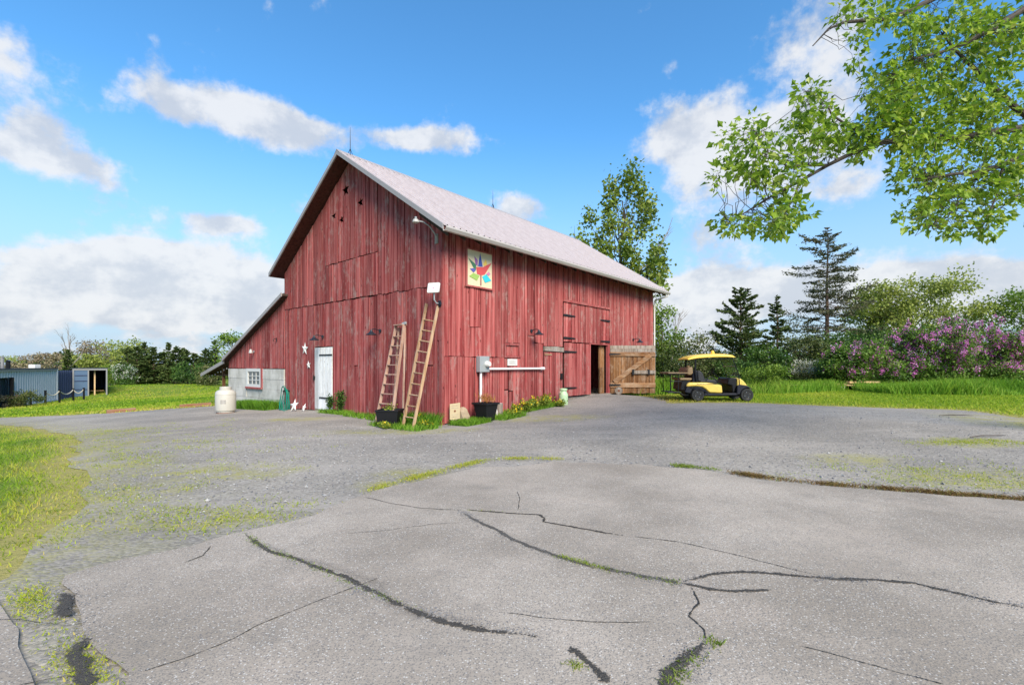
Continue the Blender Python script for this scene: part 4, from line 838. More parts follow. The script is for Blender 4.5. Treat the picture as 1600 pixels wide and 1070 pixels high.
MB().prism([(-.62, .74), (-.20, .74), (-.18, .82), (-.60, .83)], -.50, .50, 'y').build('rear_seat', M['seat_tan'], cart, True, .03)
MB().prism([(-.58, .40), (-.22, .36), (-.22, .73), (-.52, .73)], -.46, .46, 'y').build('rear_seat_box', M['black_plastic'], cart, False, .015)
for y in (-.52, .52):
    MB().tube([(.28, y, .66), (.34, y, .83), (.44, y, .86), (.62, y, .80), (.74, y, .66), (.68, y, .63), (.40, y, .66)], .018, 8).build('armrest', M['black_plastic'], cart, True)
    MB().tube([(-.02, y*.98, .66), (-.08, y*.96, 1.1), (-.06, y*.96, 1.55)], .035, 8).build('rear_post', M['black_plastic'], cart, True)
    MB().tube([(1.215, y*1.02, 1.56), (1.45, y*1.03, .94), (1.465, y*1.03, .58)], .017, 8).build('front_post', M['black_plastic'], cart, True)
    MB().tube([(-.92, y*.9, .30), (-.94, y*.9, .98)], .014, 6).build('rear_rail', M['black_iron'], cart, True); MB().tube([(-.66, y*.9, .32), (-.66, y*.9, .98)], .014, 6).build('rear_rail', M['black_iron'], cart, True)
    MB().tube([(-1.02, y*.9, .30), (-.62, y*.9, .31), (-.50, y*.9, .22), (-.30, y*.9, .22)], .018, 6).build('frame_rail', M['black_iron'], cart, True); MB().tube([(-.92, y*.9, .70), (-.55, y*.9, .70)], .014, 6).build('rear_rail', M['black_iron'], cart)
MB().box(-1.04, -.34, -.54, .54, .985, 1.02).build('cargo_board', M['seat_tan'], cart, False, .008); MB().box(-1.03, -.40, -.53, .53, .955, .98).build('cargo_frame', M['black_plastic'], cart)
MB().box(-1.0, -.62, -.42, .42, .30, .325).build('footplate', M['black_plastic'], cart)
gm, gg, gbb = new_mat('clear_windscreen'); gbb.inputs['Base Color'].default_value = (.55, .58, .55, 1); gbb.inputs['Roughness'].default_value = .03; gbb.inputs['Transmission Weight'].default_value = .9; gbb.inputs['IOR'].default_value = 1.4
ws = MB().add([(1.215, -.52, 1.55), (1.45, -.53, .90), (1.45, .53, .90), (1.215, .52, 1.55), (1.223, -.52, 1.553), (1.458, -.53, .903), (1.458, .53, .903), (1.223, .52, 1.553)], [(0, 1, 2, 3), (7, 6, 5, 4), (0, 4, 5, 1), (1, 5, 6, 2), (2, 6, 7, 3), (3, 7, 4, 0)]).build('windscreen', gm, cart)
MB().bar((1.325, -.52, 1.245), (1.325, .52, 1.245), .02).build('hinge_strip', M['grey_box'], ws)
st_ = [(-.36, 1.500, 1.485), (-.33, 1.545, 1.475), (-.20, 1.605, 1.50), (-.02, 1.655, 1.53), (.35, 1.69, 1.56), (.75, 1.70, 1.575), (1.05, 1.69, 1.575), (1.24, 1.655, 1.565), (1.31, 1.605, 1.56), (1.325, 1.575, 1.565)]
ys_ = [-.57, -.555, -.50, -.3, 0, .3, .50, .555, .57]; cam_ = [-.085, -.045, -.02, -.006, 0, -.006, -.02, -.045, -.085]
cv = MB(); nv = len(ys_); vs = []
for x, zt, zb_ in st_:
    for y, c_ in zip(ys_, cam_): vs.append((x, y, max(zb_+.004, zt+c_)))
k0 = len(vs)
for x, zt, zb_ in st_:
    for y in ys_: vs.append((x, y, zb_))
ns = len(st_); fs = []
for i_ in range(ns-1):
    for j_ in range(nv-1):
        q_ = i_*nv+j_; fs += [(q_, q_+1, q_+nv+1, q_+nv), (k0+q_, k0+q_+nv, k0+q_+nv+1, k0+q_+1)]
for i_ in range(ns-1):
    for e_ in (0, nv-1): q_ = i_*nv+e_; fs.append((q_, q_+nv, k0+q_+nv, k0+q_))
for j_ in range(nv-1):
    for e_ in (0, ns-1): q_ = e_*nv+j_; fs.append((q_, q_+1, k0+q_+1, k0+q_))
cv.add(vs, fs).build('canopy', M['yellow_roof'], cart, True)
MB().box(-.15, 1.2, -.48, .48, 1.50, 1.522).build('canopy_liner', M['plast_grey'], cart)
for y in (-.585, .585): MB().box(-.05, .84, min(y, y*.985), max(y, y*.985), .605, .618).build('body_seam', M['plast_grey'], cart)
MB().lathe([(.085, 0), (.085, .03), (.06, .04), (.055, .10), (.03, .12), (.002, .122)], 16, (.73, 0, 1.695)).build('beacon', M['yellow_roof'], cart, True)
sw = MB(); rr = []
for k in range(21): a = 2*math.pi*k/20; rr.append((.17*math.cos(a)*math.cos(R(55))+.78, .24+.17*math.sin(a), 1.04+.17*math.cos(a)*math.sin(R(55))))
sw.tube(rr, .014, 8, False); sw = sw.build('steering_wheel', M['black_plastic'], cart, True); MB().tube([(.78, .24, 1.04), (.92, .24, .94), (1.16, .24, .72)], .02, 8).build('steering_column', M['black_plastic'], cart)
for k in range(3): a = k*2.09+.5; MB().bar((.78, .24, 1.04), (.17*math.cos(a)*math.cos(R(55))+.78, .24+.17*math.sin(a), 1.04+.17*math.cos(a)*math.sin(R(55))), .02).build('wheel_spoke', M['black_plastic'], sw)
MB().lathe([(.05, 0), (.055, .04), (.03, .06)], 10, (-.25, -.30, 1.21)).build('head_cushion', M['seat_tan'], cart, True)

# ------------------------------------------------------------ blue container building and its rope fence
def corrugated(p0, p1, z0, z1, mat, name, parent, pitch=.40, dep=.085):
    p0, p1 = Vector(p0), Vector(p1); d = (p1-p0); L = d.length; d.normalize(); n = Vector((d.y, -d.x)); m = MB(); k = max(1, round(L/pitch)); pitch = L/k; P = []
    for i in range(k):
        for f, o in ((0, 0), (.28, 0), (.40, dep), (.88, dep)): P.append(p0+d*(i+f)*pitch-n*o)
    P.append(p1); N = len(P); vs = [(p.x, p.y, z0) for p in P]+[(p.x, p.y, z1) for p in P]
    m.add(vs, [(i, i+1, N+i+1, N+i) for i in range(N-1)]); return m.build(name, mat, parent)
ZC = -1.36; cont = thing('container_building', 'low pale blue corrugated container building with flat roof', 'building', (0, 0, 0))
a0, a1 = Vector((-31.6, 28.9)), Vector((-36.75, 38.4)); dd = (a1-a0).normalized(); nn = Vector((dd.y, -dd.x)); back = -nn*2.44
if nn.dot(-a0) < 0: nn = -nn; back = -nn*2.44
ds, de = .1, 2.8     # doorway along the wall
corrugated(a0, a0+dd*ds, ZC+.15, 1.10, M['blue_steel'], 'corrugated_wall', cont); corrugated(a0+dd*de, a1, ZC+.15, 1.10, M['blue_steel'], 'corrugated_wall', cont); corrugated(a0+dd*ds, a0+dd*de, .72, 1.10, M['blue_steel'], 'corrugated_wall', cont)
def qbar(name, p, q, w_, h_, z0, z1, mat, parent=cont):
    p, q = Vector(p), Vector(q); d = (q-p).normalized(); n = Vector((d.y, -d.x))*w_/2
    return MB().add([(*(p-n), z0), (*(q-n), z0), (*(q+n), z0), (*(p+n), z0), (*(p-n), z1), (*(q-n), z1), (*(q+n), z1), (*(p+n), z1)], [(3, 2, 1, 0), (4, 5, 6, 7), (0, 1, 5, 4), (1, 2, 6, 5), (2, 3, 7, 6), (3, 0, 4, 7)]).build(name, mat, parent)
qbar('top_rail', a0, a1, .10, 0, 1.10, 1.23, M['grey_steel']); qbar('bottom_rail', a0, a1, .10, 0, ZC, ZC+.15, M['blue_steel']); qbar('corner_post', a1-dd*.12, a1, .16, 0, ZC, 1.23, M['blue_steel'])
qbar('door_frame', a0+dd*(de-.14), a0+dd*de, .16, 0, ZC+.16, .72, M['black_plastic']); qbar('door_frame', a0+dd*ds, a0+dd*(ds+.14), .16, 0, ZC+.16, .72, M['black_plastic']); qbar('door_glass', a0+dd*(ds+.15)+back*.12, a0+dd*(de-.15)+back*.12, .02, 0, ZC+.16, .70, M['glass'])
mid0, mid1 = a0+back*.5, a1+back*.5; qbar('roof', mid0, mid1, 2.6, 0, 1.235, 1.29, M['plast_grey'])
corrugated(a1+back, a0+back, ZC, 1.23, M['blue_steel'], 'back_wall', cont); corrugated(a0+back, a0, ZC, 1.23, M['blue_steel'], 'end_wall', cont)
b0 = Vector((-37.9, 41.0)); b1 = b0+Vector((.74, .67))*2.3; bd = (b1-b0).normalized(); bn = Vector((-bd.y, bd.x)); bz = -1.36; bt = 1.22
corrugated(a1, b0, ZC, 1.10, M['navy_steel'], 'link_wall', cont, .4)
inn = b0+bd*.98
qbar('corner_post', b0, b0+bd*.10, .14, 0, bz, bt, M['grey_steel']); qbar('corner_post', b1-bd*.10, b1, .14, 0, bz, bt, M['grey_steel']); qbar('header', b0+bd*.1, b1-bd*.1, .14, 0, bt-.13, bt, M['grey_steel']); qbar('threshold', b0+bd*.1, b1-bd*.1, .14, 0, bz, bz+.14, M['grey_steel'])
dleaf = qbar('cargo_door', b0+bd*.11, inn, .05, 0, bz+.15, bt-.14, M['midblue_steel'])
for z in (-.62, .12, .60): qbar('door_rib', b0+bd*.14-bn*.04, inn-bd*.03-bn*.04, .03, 0, z, z+.07, M['navy_steel'], dleaf)
qbar('door_edge', inn, inn+bd*.09, .08, 0, bz+.15, bt-.14, M['grey_steel'])
corrugated(b1, b1+bn*6, bz, bt, M['navy_steel'], 'side_wall', cont); corrugated(b0+bn*6, b0, bz, bt, M['navy_steel'], 'side_wall', cont); corrugated(b1+bn*6, b0+bn*6, bz, bt, M['navy_steel'], 'back_wall', cont)
qbar('roof', (b0+b1)/2, (b0+b1)/2+bn*6, 2.6, 0, bt+.002, bt+.05, M['plast_grey']); qbar('floor', (b0+b1)/2+bn*.1, (b0+b1)/2+bn*5.9, 2.3, 0, bz+.02, bz+.12, M['greywood'])
qbar('inner_post', inn+bd*.42+bn*.5, inn+bd*.52+bn*.5, .1, 0, bz+.13, bt-.02, M['lumber']); qbar('shelf', inn+bd*.1+bn*1.6, b1-bd*.2+bn*1.6, .4, 0, -.8, -.76, M['lumber'])
for k, (f, hh, ww, mt) in enumerate(((.10, .72, .20, 'grey_steel'), (.18, .45, .26, 'black_plastic'), (.03, .35, .3, 'black_plastic'))):
    p = a0.lerp(a1, .36+f)+back*.5; MB().tube([(p.x, p.y, 1.29), (p.x, p.y, 1.29+hh), (p.x+.05, p.y, 1.29+hh+.1)], ww/2, 10).build('roof_vent', M[mt], cart if False else cont)
p = a1+back*.4-dd*.8; MB().box(p.x-.35, p.x+.15, p.y-.3, p.y+.2, 1.29, 1.58).build('roof_unit', M['white_paint'], cont, False, .03)
POSTS = [(-33.9, 33.6), (-33.4, 34.2), (-33.0, 34.2), (-34.2, 36.9), (-34.6, 37.9), (-33.6, 37.9)]
POSTS = [((px-800)/743*Yp, Yp) for px, Yp in ((23, 32.), (48, 33.0), (71, 34.2), (93, 35.5), (114.5, 37.5), (131, 38.0))]
wdl = ['by the doorway of the blue container', 'before the leafy shrub by the container', 'halfway along the pale blue container wall', 'at the container corner where the rope starts', 'before the dark link wall with rope both sides', 'before the open container end where the rope stops']
for (x, y), lb in zip(POSTS, wdl):
    t = thing('fence_post', 'short dark post '+lb, 'post', (x, y, hz(x, y)-.05), 0, 'dark rope posts by the container'); MB().box(-.05, .05, -.05, .05, 0, 1.0).build('shaft', M['black_plastic'], t, False, .01); MB().box(-.06, .06, -.06, .06, 1.0, 1.03).build('cap', M['black_plastic'], t)
m = MB()
for (xa, ya), (xb, yb) in zip(POSTS[2:], POSTS[3:]):
    pth = []
    for k in range(13):
        f = k/12; x, y = xa+(xb-xa)*f, ya+(yb-ya)*f; z = (hz(xa, ya)*(1-f)+hz(xb, yb)*f)+.88-.30*4*f*(1-f)*(.5+.5*1); pth.append((x, y, z))
    m.tube(pth, .035, 6)
tag(m.build('rope', M['rope']), 'pale rope hanging in swags between the dark posts', 'rope')
# timbers beside the track and boards in the right-hand grass
def timber(label, p, q, w_, h_, name, mat, cat, group=None):
    p, q = Vector(p), Vector(q); c = (p+q)/2; L = (q-p).length; o = MB().box(-L/2, L/2, -w_/2, w_/2, 0, h_).build(name, mat, None, False, .012)
    o.location = (c.x, c.y, hz(c.x, c.y)-.01); o.rotation_euler = (0, -math.atan2(hz(q.x, q.y)-hz(p.x, p.y), L), math.atan2(q.y-p.y, q.x-p.x)); return tag(o, label, cat, group)
timber('reddish landscape timber at the lawn edge, nearer the blue container', (-17.95, 21.05), (-17.2, 21.75), .2, .16, 'landscape_timber', M['timber'], 'timber', 'timbers along the track')
timber('reddish landscape timber at the lawn edge, nearer the white tank', (-15.9, 22.75), (-14.9, 23.55), .2, .17, 'landscape_timber', M['timber'], 'timber', 'timbers along the track')
for k, (x, y, L, z, a, lb) in enumerate(((15.9, 24.6, 3.6, .24, .05, 'long pale board lying lowest in the tall grass'), (17.2, 24.9, 2.6, .30, -.04, 'weathered pale board lying across the longer one'), (18.3, 24.8, 1.7, .36, .08, 'thick orange plank lying on top of the boards'))):
    o = MB().box(-L/2, L/2, -.14, .14, 0, .05+.05*(k == 2)).build('lumber_board', M['lumber'], None); o.location = (x, y, hz(x, y)+z-.05*0); o.rotation_euler = (0, 0, a); tag(o, lb, 'board', 'boards lying in the grass')
for k, x in enumerate((14.6, 17.0, 18.8)):
    o = MB().box(-.2, .2, -.2, .2, 0, .235).build('support_block', M['stone_grey'], None); o.location = (x, 24.75, hz(x, 24.75)); tag(o, 'concrete block under the '+('free end of the long pale board', 'middle of the weathered pale board', 'thick orange plank')[k]+' in the grass', 'block', 'blocks under the boards')
# sticks and dead leaves lying on the drive
for k, (px, py, ln, a) in enumerate(((1545, 685, .9, .2), (1495, 658, .8, -.1), (1425, 752, .3, .3), (570, 760, .0, 0))):
    if not ln: continue
    Yg = 743*1.5/(py-571)*.93; xg = (px-800)/743*Yg
    m = MB().tube([(-ln/2, 0, .015), (-ln/6, .03, .03), (ln/5, -.02, .03), (ln/2, .02, .02)], [.007, .011, .009, .004], 6)
    o = m.build('stick', M['bark_pale'] if k == 2 else M['bark']); o.location = (xg, Yg, hz(xg, Yg)+.012); o.rotation_euler = (0, 0, a); tag(o, ('dark fallen stick on the gravel beyond the mossy patch', 'thin dark stick on the gravel near the lawn', 'short pale piece of bark on the gravel')[k], 'stick')

# ------------------------------------------------------------ grass, weeds, loose stones
def blades(name, P, hgt, wid, seed, mat, lean=.35, tone=None, parent=None, zoff=0.):
    """tapered bent blades standing at ground points P (n, 2)"""
    r = np.random.default_rng(seed); n = len(P); z = H(P[:, 0], P[:, 1])+zoff; b = np.column_stack([P, z-.01]); hh = hgt*r.uniform(.5, 1.25, n); a = r.uniform(0, 6.28, n)
    s = np.column_stack([np.cos(a), np.sin(a), np.zeros(n)])*(wid*r.uniform(.6, 1.3, n))[:, None]*.5
    l = np.column_stack([r.normal(size=n), r.normal(size=n), np.zeros(n)])*(hh*lean)[:, None]; up = np.column_stack([np.zeros((n, 2)), hh])
    v = np.stack([b-s, b+s, b+up*.6+l*.45+s*.6, b+up+l, b+up*.6+l*.45-s*.6], 1)
    tn = r.random(n) if tone is None else np.clip(tone+r.normal(size=n)*.16, 0, 1)
    o = np_mesh(name, v, 5, tn, mat, parent); return o
def scatter(poly, n, seed, inner=0.):
    r = np.random.default_rng(seed); P = np.array(poly); lo, hi = P.min(0), P.max(0); out = []
    tot = 0
    while tot < n:
        q = r.uniform(lo, hi, (max(n, 2000)*2, 2)); q = q[poly_sdf(q[:, 0], q[:, 1], poly) > inner]; out.append(q); tot += len(q)
        if len(q) == 0: break
    return np.concatenate(out)[:n]
def patch(x, y, s, seed): return smooth_noise(x, y, s, seed)
isl = ISLAND[:-1]+[(-23, 20), (-30, 19), (-14, 8), (-6, 2.5)]
P = scatter(isl, 110000, 61, -1.3); dist = poly_sdf(P[:, 0], P[:, 1], isl); dn = np.hypot(P[:, 0], P[:, 1]); keep = RNG.random(len(P)) < np.where(dist > 0, np.clip(.35+dist*.9, 0, 1), .30*np.exp(dist/.35))*np.clip(7/dn, .25, 1); P = P[keep]; dist = dist[keep]
tn = .34+.22*patch(P[:, 0], P[:, 1], 1.3, 4)+.5*np.exp(-np.clip(dist, 0, 9)/.55)
tag(blades('lawn_grass', P, np.where(dist > .3, .07, .04), .012, 62, M['grass'], .6, tn), 'short mown lawn grass beside the drive', 'grass', kind='stuff')
right_lawn = [bw(10.3, -.9)[:2], (5.29, 16.35), (7.72, 16.6), (10.22, 15.0), (11.25, 14.4), (13.0, 13.8), (12.7, 11.74), (12.6, 9.8), (20, 7), (40, 22), (40, 30), (6, 31), bw(13.3, -.5)[:2]]
P = scatter(right_lawn, 150000, 63, -.25); dist = poly_sdf(P[:, 0], P[:, 1], right_lawn); keep = (RNG.random(len(P)) < np.clip(.35+dist, 0, 1)) & (P[:, 0]/P[:, 1] < 1.15); P = P[keep]; dist = dist[keep]
tn = .38+.22*patch(P[:, 0], P[:, 1], .8, 5)+.4*np.exp(-np.clip(dist, 0, 9)/1.1)
tag(blades('lawn_grass', P, .075, .024, 64, M['grass'], .7, tn), 'short sunlit lawn grass before the lilac hedge', 'grass', kind='stuff')
P = np.concatenate([scatter([(16.9, 21.0), (19, 20.2), (30, 19.5), (30, 26), (18.3, 26), (17, 23.2)], 42000, 65), scatter([(9.2, 21.5), (12, 21.0), (17, 24.0), (17.5, 29), (9, 29)], 16000, 66), scatter([bw(9.6, -.3)[:2], bw(9.9, -1.0)[:2], bw(12, -1.6)[:2], bw(15, -1.5)[:2], (9, 25), (8, 28)], 12000, 67)])
P = P[P[:, 0]/P[:, 1] < 1.15]
hh = .45+.16*patch(P[:, 0], P[:, 1], 1.1, 6)
tag(blades('tall_grass', P, hh, .03, 68, M['tallgrass'], .32, .5+.2*patch(P[:, 0], P[:, 1], .9, 7)), 'tall fresh green grass in front of the hedge', 'grass', kind='stuff')
P = scatter([(-42, 30), (-23, 21.2), (-18, 21.0), (-14.2, 23.4), (-12, 34), (-20, 60), (-70, 64), (-60, 40)], 120000, 69, -.2); dn = np.hypot(P[:, 0], P[:, 1]); P = P[RNG.random(len(P)) < np.clip(30/dn, .4, 1)]
tag(blades('field_grass', P, .09, .07, 70, M['grass'], .6, .46+.26*patch(P[:, 0], P[:, 1], .35, 8)+.14*patch(P[:, 0], P[:, 1], 1.4, 9)), 'rough green field grass before the tree line', 'grass', kind='stuff')
def along(pts, n, w_, seed):
    r = np.random.default_rng(seed); P = np.array(pts, float); seg = np.hypot(*np.diff(P, axis=0).T); c = np.concatenate([[0], np.cumsum(seg)]); s = r.uniform(0, c[-1], n)
    cl_ = r.uniform(0, c[-1], max(3, int(c[-1]*3))); s = np.where(r.random(n) < .75, cl_[r.integers(0, len(cl_), n)]+r.normal(size=n)*.10, s) % c[-1]
    return np.column_stack([np.interp(s, c, P[:, 0]), np.interp(s, c, P[:, 1])])+r.normal(size=(n, 2))*w_
gl = [(-1.74, 5.59), (-1.54, 6.03), (-1.22, 6.47), (-.92, 6.85), (-.49, 7.42), (-.1, 7.6), (.8, 7.55)]
bl = [(3.0, 6.62), (3.18, 6.5), (3.39, 6.25), (3.91, 5.97), (4.24, 5.84), (4.71, 5.66), (5.15, 5.46), (5.65, 5.26), (6.4, 5.05)]
sm = [(-3.4, 3.3), (-3.05, 3.02), (-2.71, 2.77), (-2.19, 2.41), (-1.80, 2.1)]
sets = [(along(gl, 2600, .06, 1), .026, M['grass'], .72), (along(sm, 1700, .055, 2), .015, M['grass'], .66), (along(crackA[:7], 800, .02, 3), .018, M['weeds'], .4), (along(crackB[3:7], 600, .02, 4), .022, M['weeds'], .6), (along([(1.05, 2.56), (1.10, 2.52), (1.05, 2.5)], 70, .022, 5), .028, M['weeds'], .5), (along([(.95, 2.42), (.8, 2.28), (.7, 2.12)], 350, .03, 6), .022, M['weeds'], .5), (along([(.30, 2.36), (.34, 2.32)], 70, .022, 16), .024, M['weeds'], .7), (along([(2.4, 7.05), (2.9, 6.75)], 500, .05, 17), .035, M['weeds'], .5), (along([(-1.0, 4.96), (.2, 4.75)], 60, .01, 18), .02, M['weeds'], .7)]
for i, (P, hh, mt, tn) in enumerate(sets): tag(blades('crack_weeds', P, hh, .008, 80+i, mt, .8, tn, None, .03), 'low weeds growing in the pavement joints', 'weeds', kind='stuff', group='weeds in the pavement joints')
tag(blades('dry_grass', along(bl, 5500, .05, 7), .04, .007, 91, M['drygrass'], 1.1, None, None, .02), 'brown dry grass along the edge of the asphalt', 'grass', kind='stuff')
# sparse tufts on the gravel
cs = np.concatenate([RNG.normal(size=(110, 2))*np.array([1.2, .5])+np.array([6.2, 6.4]), RNG.normal(size=(60, 2))*np.array([.5, .15])+np.array([8.4, 8.7]), RNG.normal(size=(80, 2))*np.array([.9, .9])+np.array([-4.8, 6.0]), RNG.normal(size=(120, 2))*np.array([1.0, 1.4])+np.array([-6.8, 8.6]), RNG.normal(size=(80, 2))*np.array([.9, .35])+np.array([-3.2, 4.75]), RNG.normal(size=(120, 2))*np.array([1.6, 1.4])+np.array([-10.4, 12.0])])
P = np.repeat(cs, 26, 0); P = P+RNG.normal(size=P.shape)*.10
tag(blades('gravel_tufts', P, .028, .009, 93, M['grass'], .9, .62, None, .01), 'thin yellowish tufts growing through the gravel', 'grass', kind='stuff')
# weeds, grass and flowers along the foot of the barn
def strip_pts(a, b, off0, off1, n, seed, wall):
    r = np.random.default_rng(seed); s = r.uniform(a, b, n); o = r.uniform(off0, off1, n); L, t_ = (s, -o) if wall == 's' else (-o, s)
    return np.column_stack([BC[0]+U[0]*L+G[0]*t_, BC[1]+U[1]*L+G[1]*t_])
P = np.concatenate([strip_pts(9.4, 13.0, .05, .75, 5200, 1, 'g'), strip_pts(-.1, 1.0, .15, .75, 1500, 2, 'g')])
tag(blades('foundation_grass', P, .34, .022, 95, M['tallgrass'], .35, .22), 'dark green grass tufts against the concrete wall', 'grass', kind='stuff')
P = np.concatenate([strip_pts(0, .9, .2, .95, 2200, 3, 's'), strip_pts(2.2, 4.9, .1, .6, 1800, 4, 's'), strip_pts(4.2, 5.7, .1, .55, 800, 5, 'g'), strip_pts(1.6, 4.0, .15, .7, 900, 6, 'g'), strip_pts(-.5, 1.6, .5, 1.3, 1500, 16, 'g'), strip_pts(1.2, 2.4, .5, 1.1, 900, 17, 's')])
tag(blades('foundation_grass', P, .15, .018, 96, M['tallgrass'], .5, .42), 'short green grass at the foot of the red boards', 'grass', kind='stuff')
def fern(label, L, t_, hh, sp, n, mat, seed, cat='plant', flowers=0):
    x, y, _ = bw(L, t_); t = thing('weed_plant', label, cat, (x, y, hz(x, y))); r = np.random.default_rng(seed); P = []; m = MB()
    for k in range(n):
        a = r.uniform(0, 6.28); rr = sp*r.uniform(.1, 1); top_ = Vector((rr*math.cos(a), rr*math.sin(a), hh*r.uniform(.6, 1))); m.tube([(0, 0, 0), (top_.x*.4, top_.y*.4, top_.z*.6), tuple(top_)], [.006, .005, .002], 4, False)
        for j in range(16): f = r.uniform(.25, 1); P.append((top_.x*f+r.normal()*.04, top_.y*f+r.normal()*.04, top_.z*(f**.8)+r.normal()*.03))
    m.build('stems', M['hose'] if False else mat, t); P = np.array(P); np_mesh('leaves', leaf_quads(P, .075, seed+1), 4, r.random(len(P)), mat, t)
    if flowers:
        F_ = P[r.random(len(P)) < flowers]; F_ = F_[F_[:, 2] > hh*.45]+np.array([0, 0, .03]); np_mesh('blossoms', leaf_quads(F_, .05, seed+2, aspect=1., droop=0), 4, r.random(len(F_)), M['flower_y'], t)
    return t
fern('feathery green weed right beside the white plank door', -.25, 5.45, .62, .16, 16, M['l_green'], 201); fern('feathery green weed between the white door and the wall lamp', -.28, 4.72, .80, .26, 30, M['l_green'], 202)
for k, (L, t_, h_) in enumerate(((2.4, -.6, .30), (2.95, -.55, .36), (3.4, -.45, .40), (3.9, -.5, .40), (4.3, -.35, .45), (2.0, -.85, .2), (4.5, -.75, .22))):
    o = fern('clump of yellow flowers '+('behind the log stump', 'below the shuttered window', 'below the lamp right of the shuttered window', 'below the end of the white conduit', 'against the mint milk can', 'low in the gravel before the log stump', 'low in the gravel before the mint milk can')[k], L, t_, h_, .26, 20, M['weeds'], 210+k*3, 'flowers', .16); o['group'] = 'yellow flowers along the long wall'
for k, (L, t_, h_) in enumerate(((-.55, .35, .30), (-1.3, .75, .16), (-.7, -.1, .2))):
    o = fern('clump of yellow flowers '+('between the straight ladder and the barn boards', 'in front of the square tub planter', 'at the barn corner before the cream sign')[k], L, t_, h_, .24, 16, M['weeds'], 240+k*3, 'flowers', .14); o['group'] = 'yellow flowers by the ladders'
x, y, z = pl1.location; r_ = np.random.default_rng(3); P = np.column_stack([r_.normal(size=90)*.07, r_.normal(size=90)*.07, .45+np.abs(r_.normal(size=90))*.07]); np_mesh('seedling', leaf_quads(P, .06, 4), 4, r_.random(90), M['weeds'], pl1)
P = np.column_stack([r_.normal(size=220)*.12, r_.normal(size=220)*.12, .55+np.abs(r_.normal(size=220))*.10]); np_mesh('dry_stems', leaf_quads(P, .12, 5, droop=-2., aspect=.12), 4, r_.random(220), M['dryplant'], pl2)['kind'] = 'stuff'
# loose stones on the gravel
P = scatter([(-5.5, 6), (-3, 4.4), (-1.8, 5.4), (-.4, 7.2), (3, 6.7), (6, 5.3), (9, 5.5), (12, 12), (5, 15), (-2, 11.5), (-7, 14), (-8, 11)], 15000, 71); P = P[RNG.random(len(P)) < np.clip(6.5/np.hypot(P[:, 0], P[:, 1]), .25, 1)]
n = len(P); r_ = np.random.default_rng(72); base = np.array([[1, 0, 0], [-.2, .95, .1], [-.8, -.5, 0], [.1, .05, .9]]); tri = [(0, 1, 3), (1, 2, 3), (2, 0, 3)]
sc_ = r_.uniform(.007, .019, n)*np.where(r_.random(n) < .04, 1.9, 1); an = r_.uniform(0, 6.28, n); c_, s_ = np.cos(an), np.sin(an); V = np.repeat(base[None], n, 0)*r_.uniform(.6, 1.3, (n, 4, 3)); V = np.stack([V[..., 0]*c_[:, None]-V[..., 1]*s_[:, None], V[..., 0]*s_[:, None]+V[..., 1]*c_[:, None], V[..., 2]*.7], -1)*sc_[:, None, None]
V = V+np.column_stack([P, H(P[:, 0], P[:, 1])+.010])[:, None, :]; T = np.concatenate([V[:, list(t3)] for t3 in tri], 0); tg = np.tile(r_.random(n)**1.3, 3)
tag(np_mesh('loose_stones', T, 3, tg, M['pebble']), 'loose grey stones strewn over the gravel drive', 'gravel', kind='stuff')

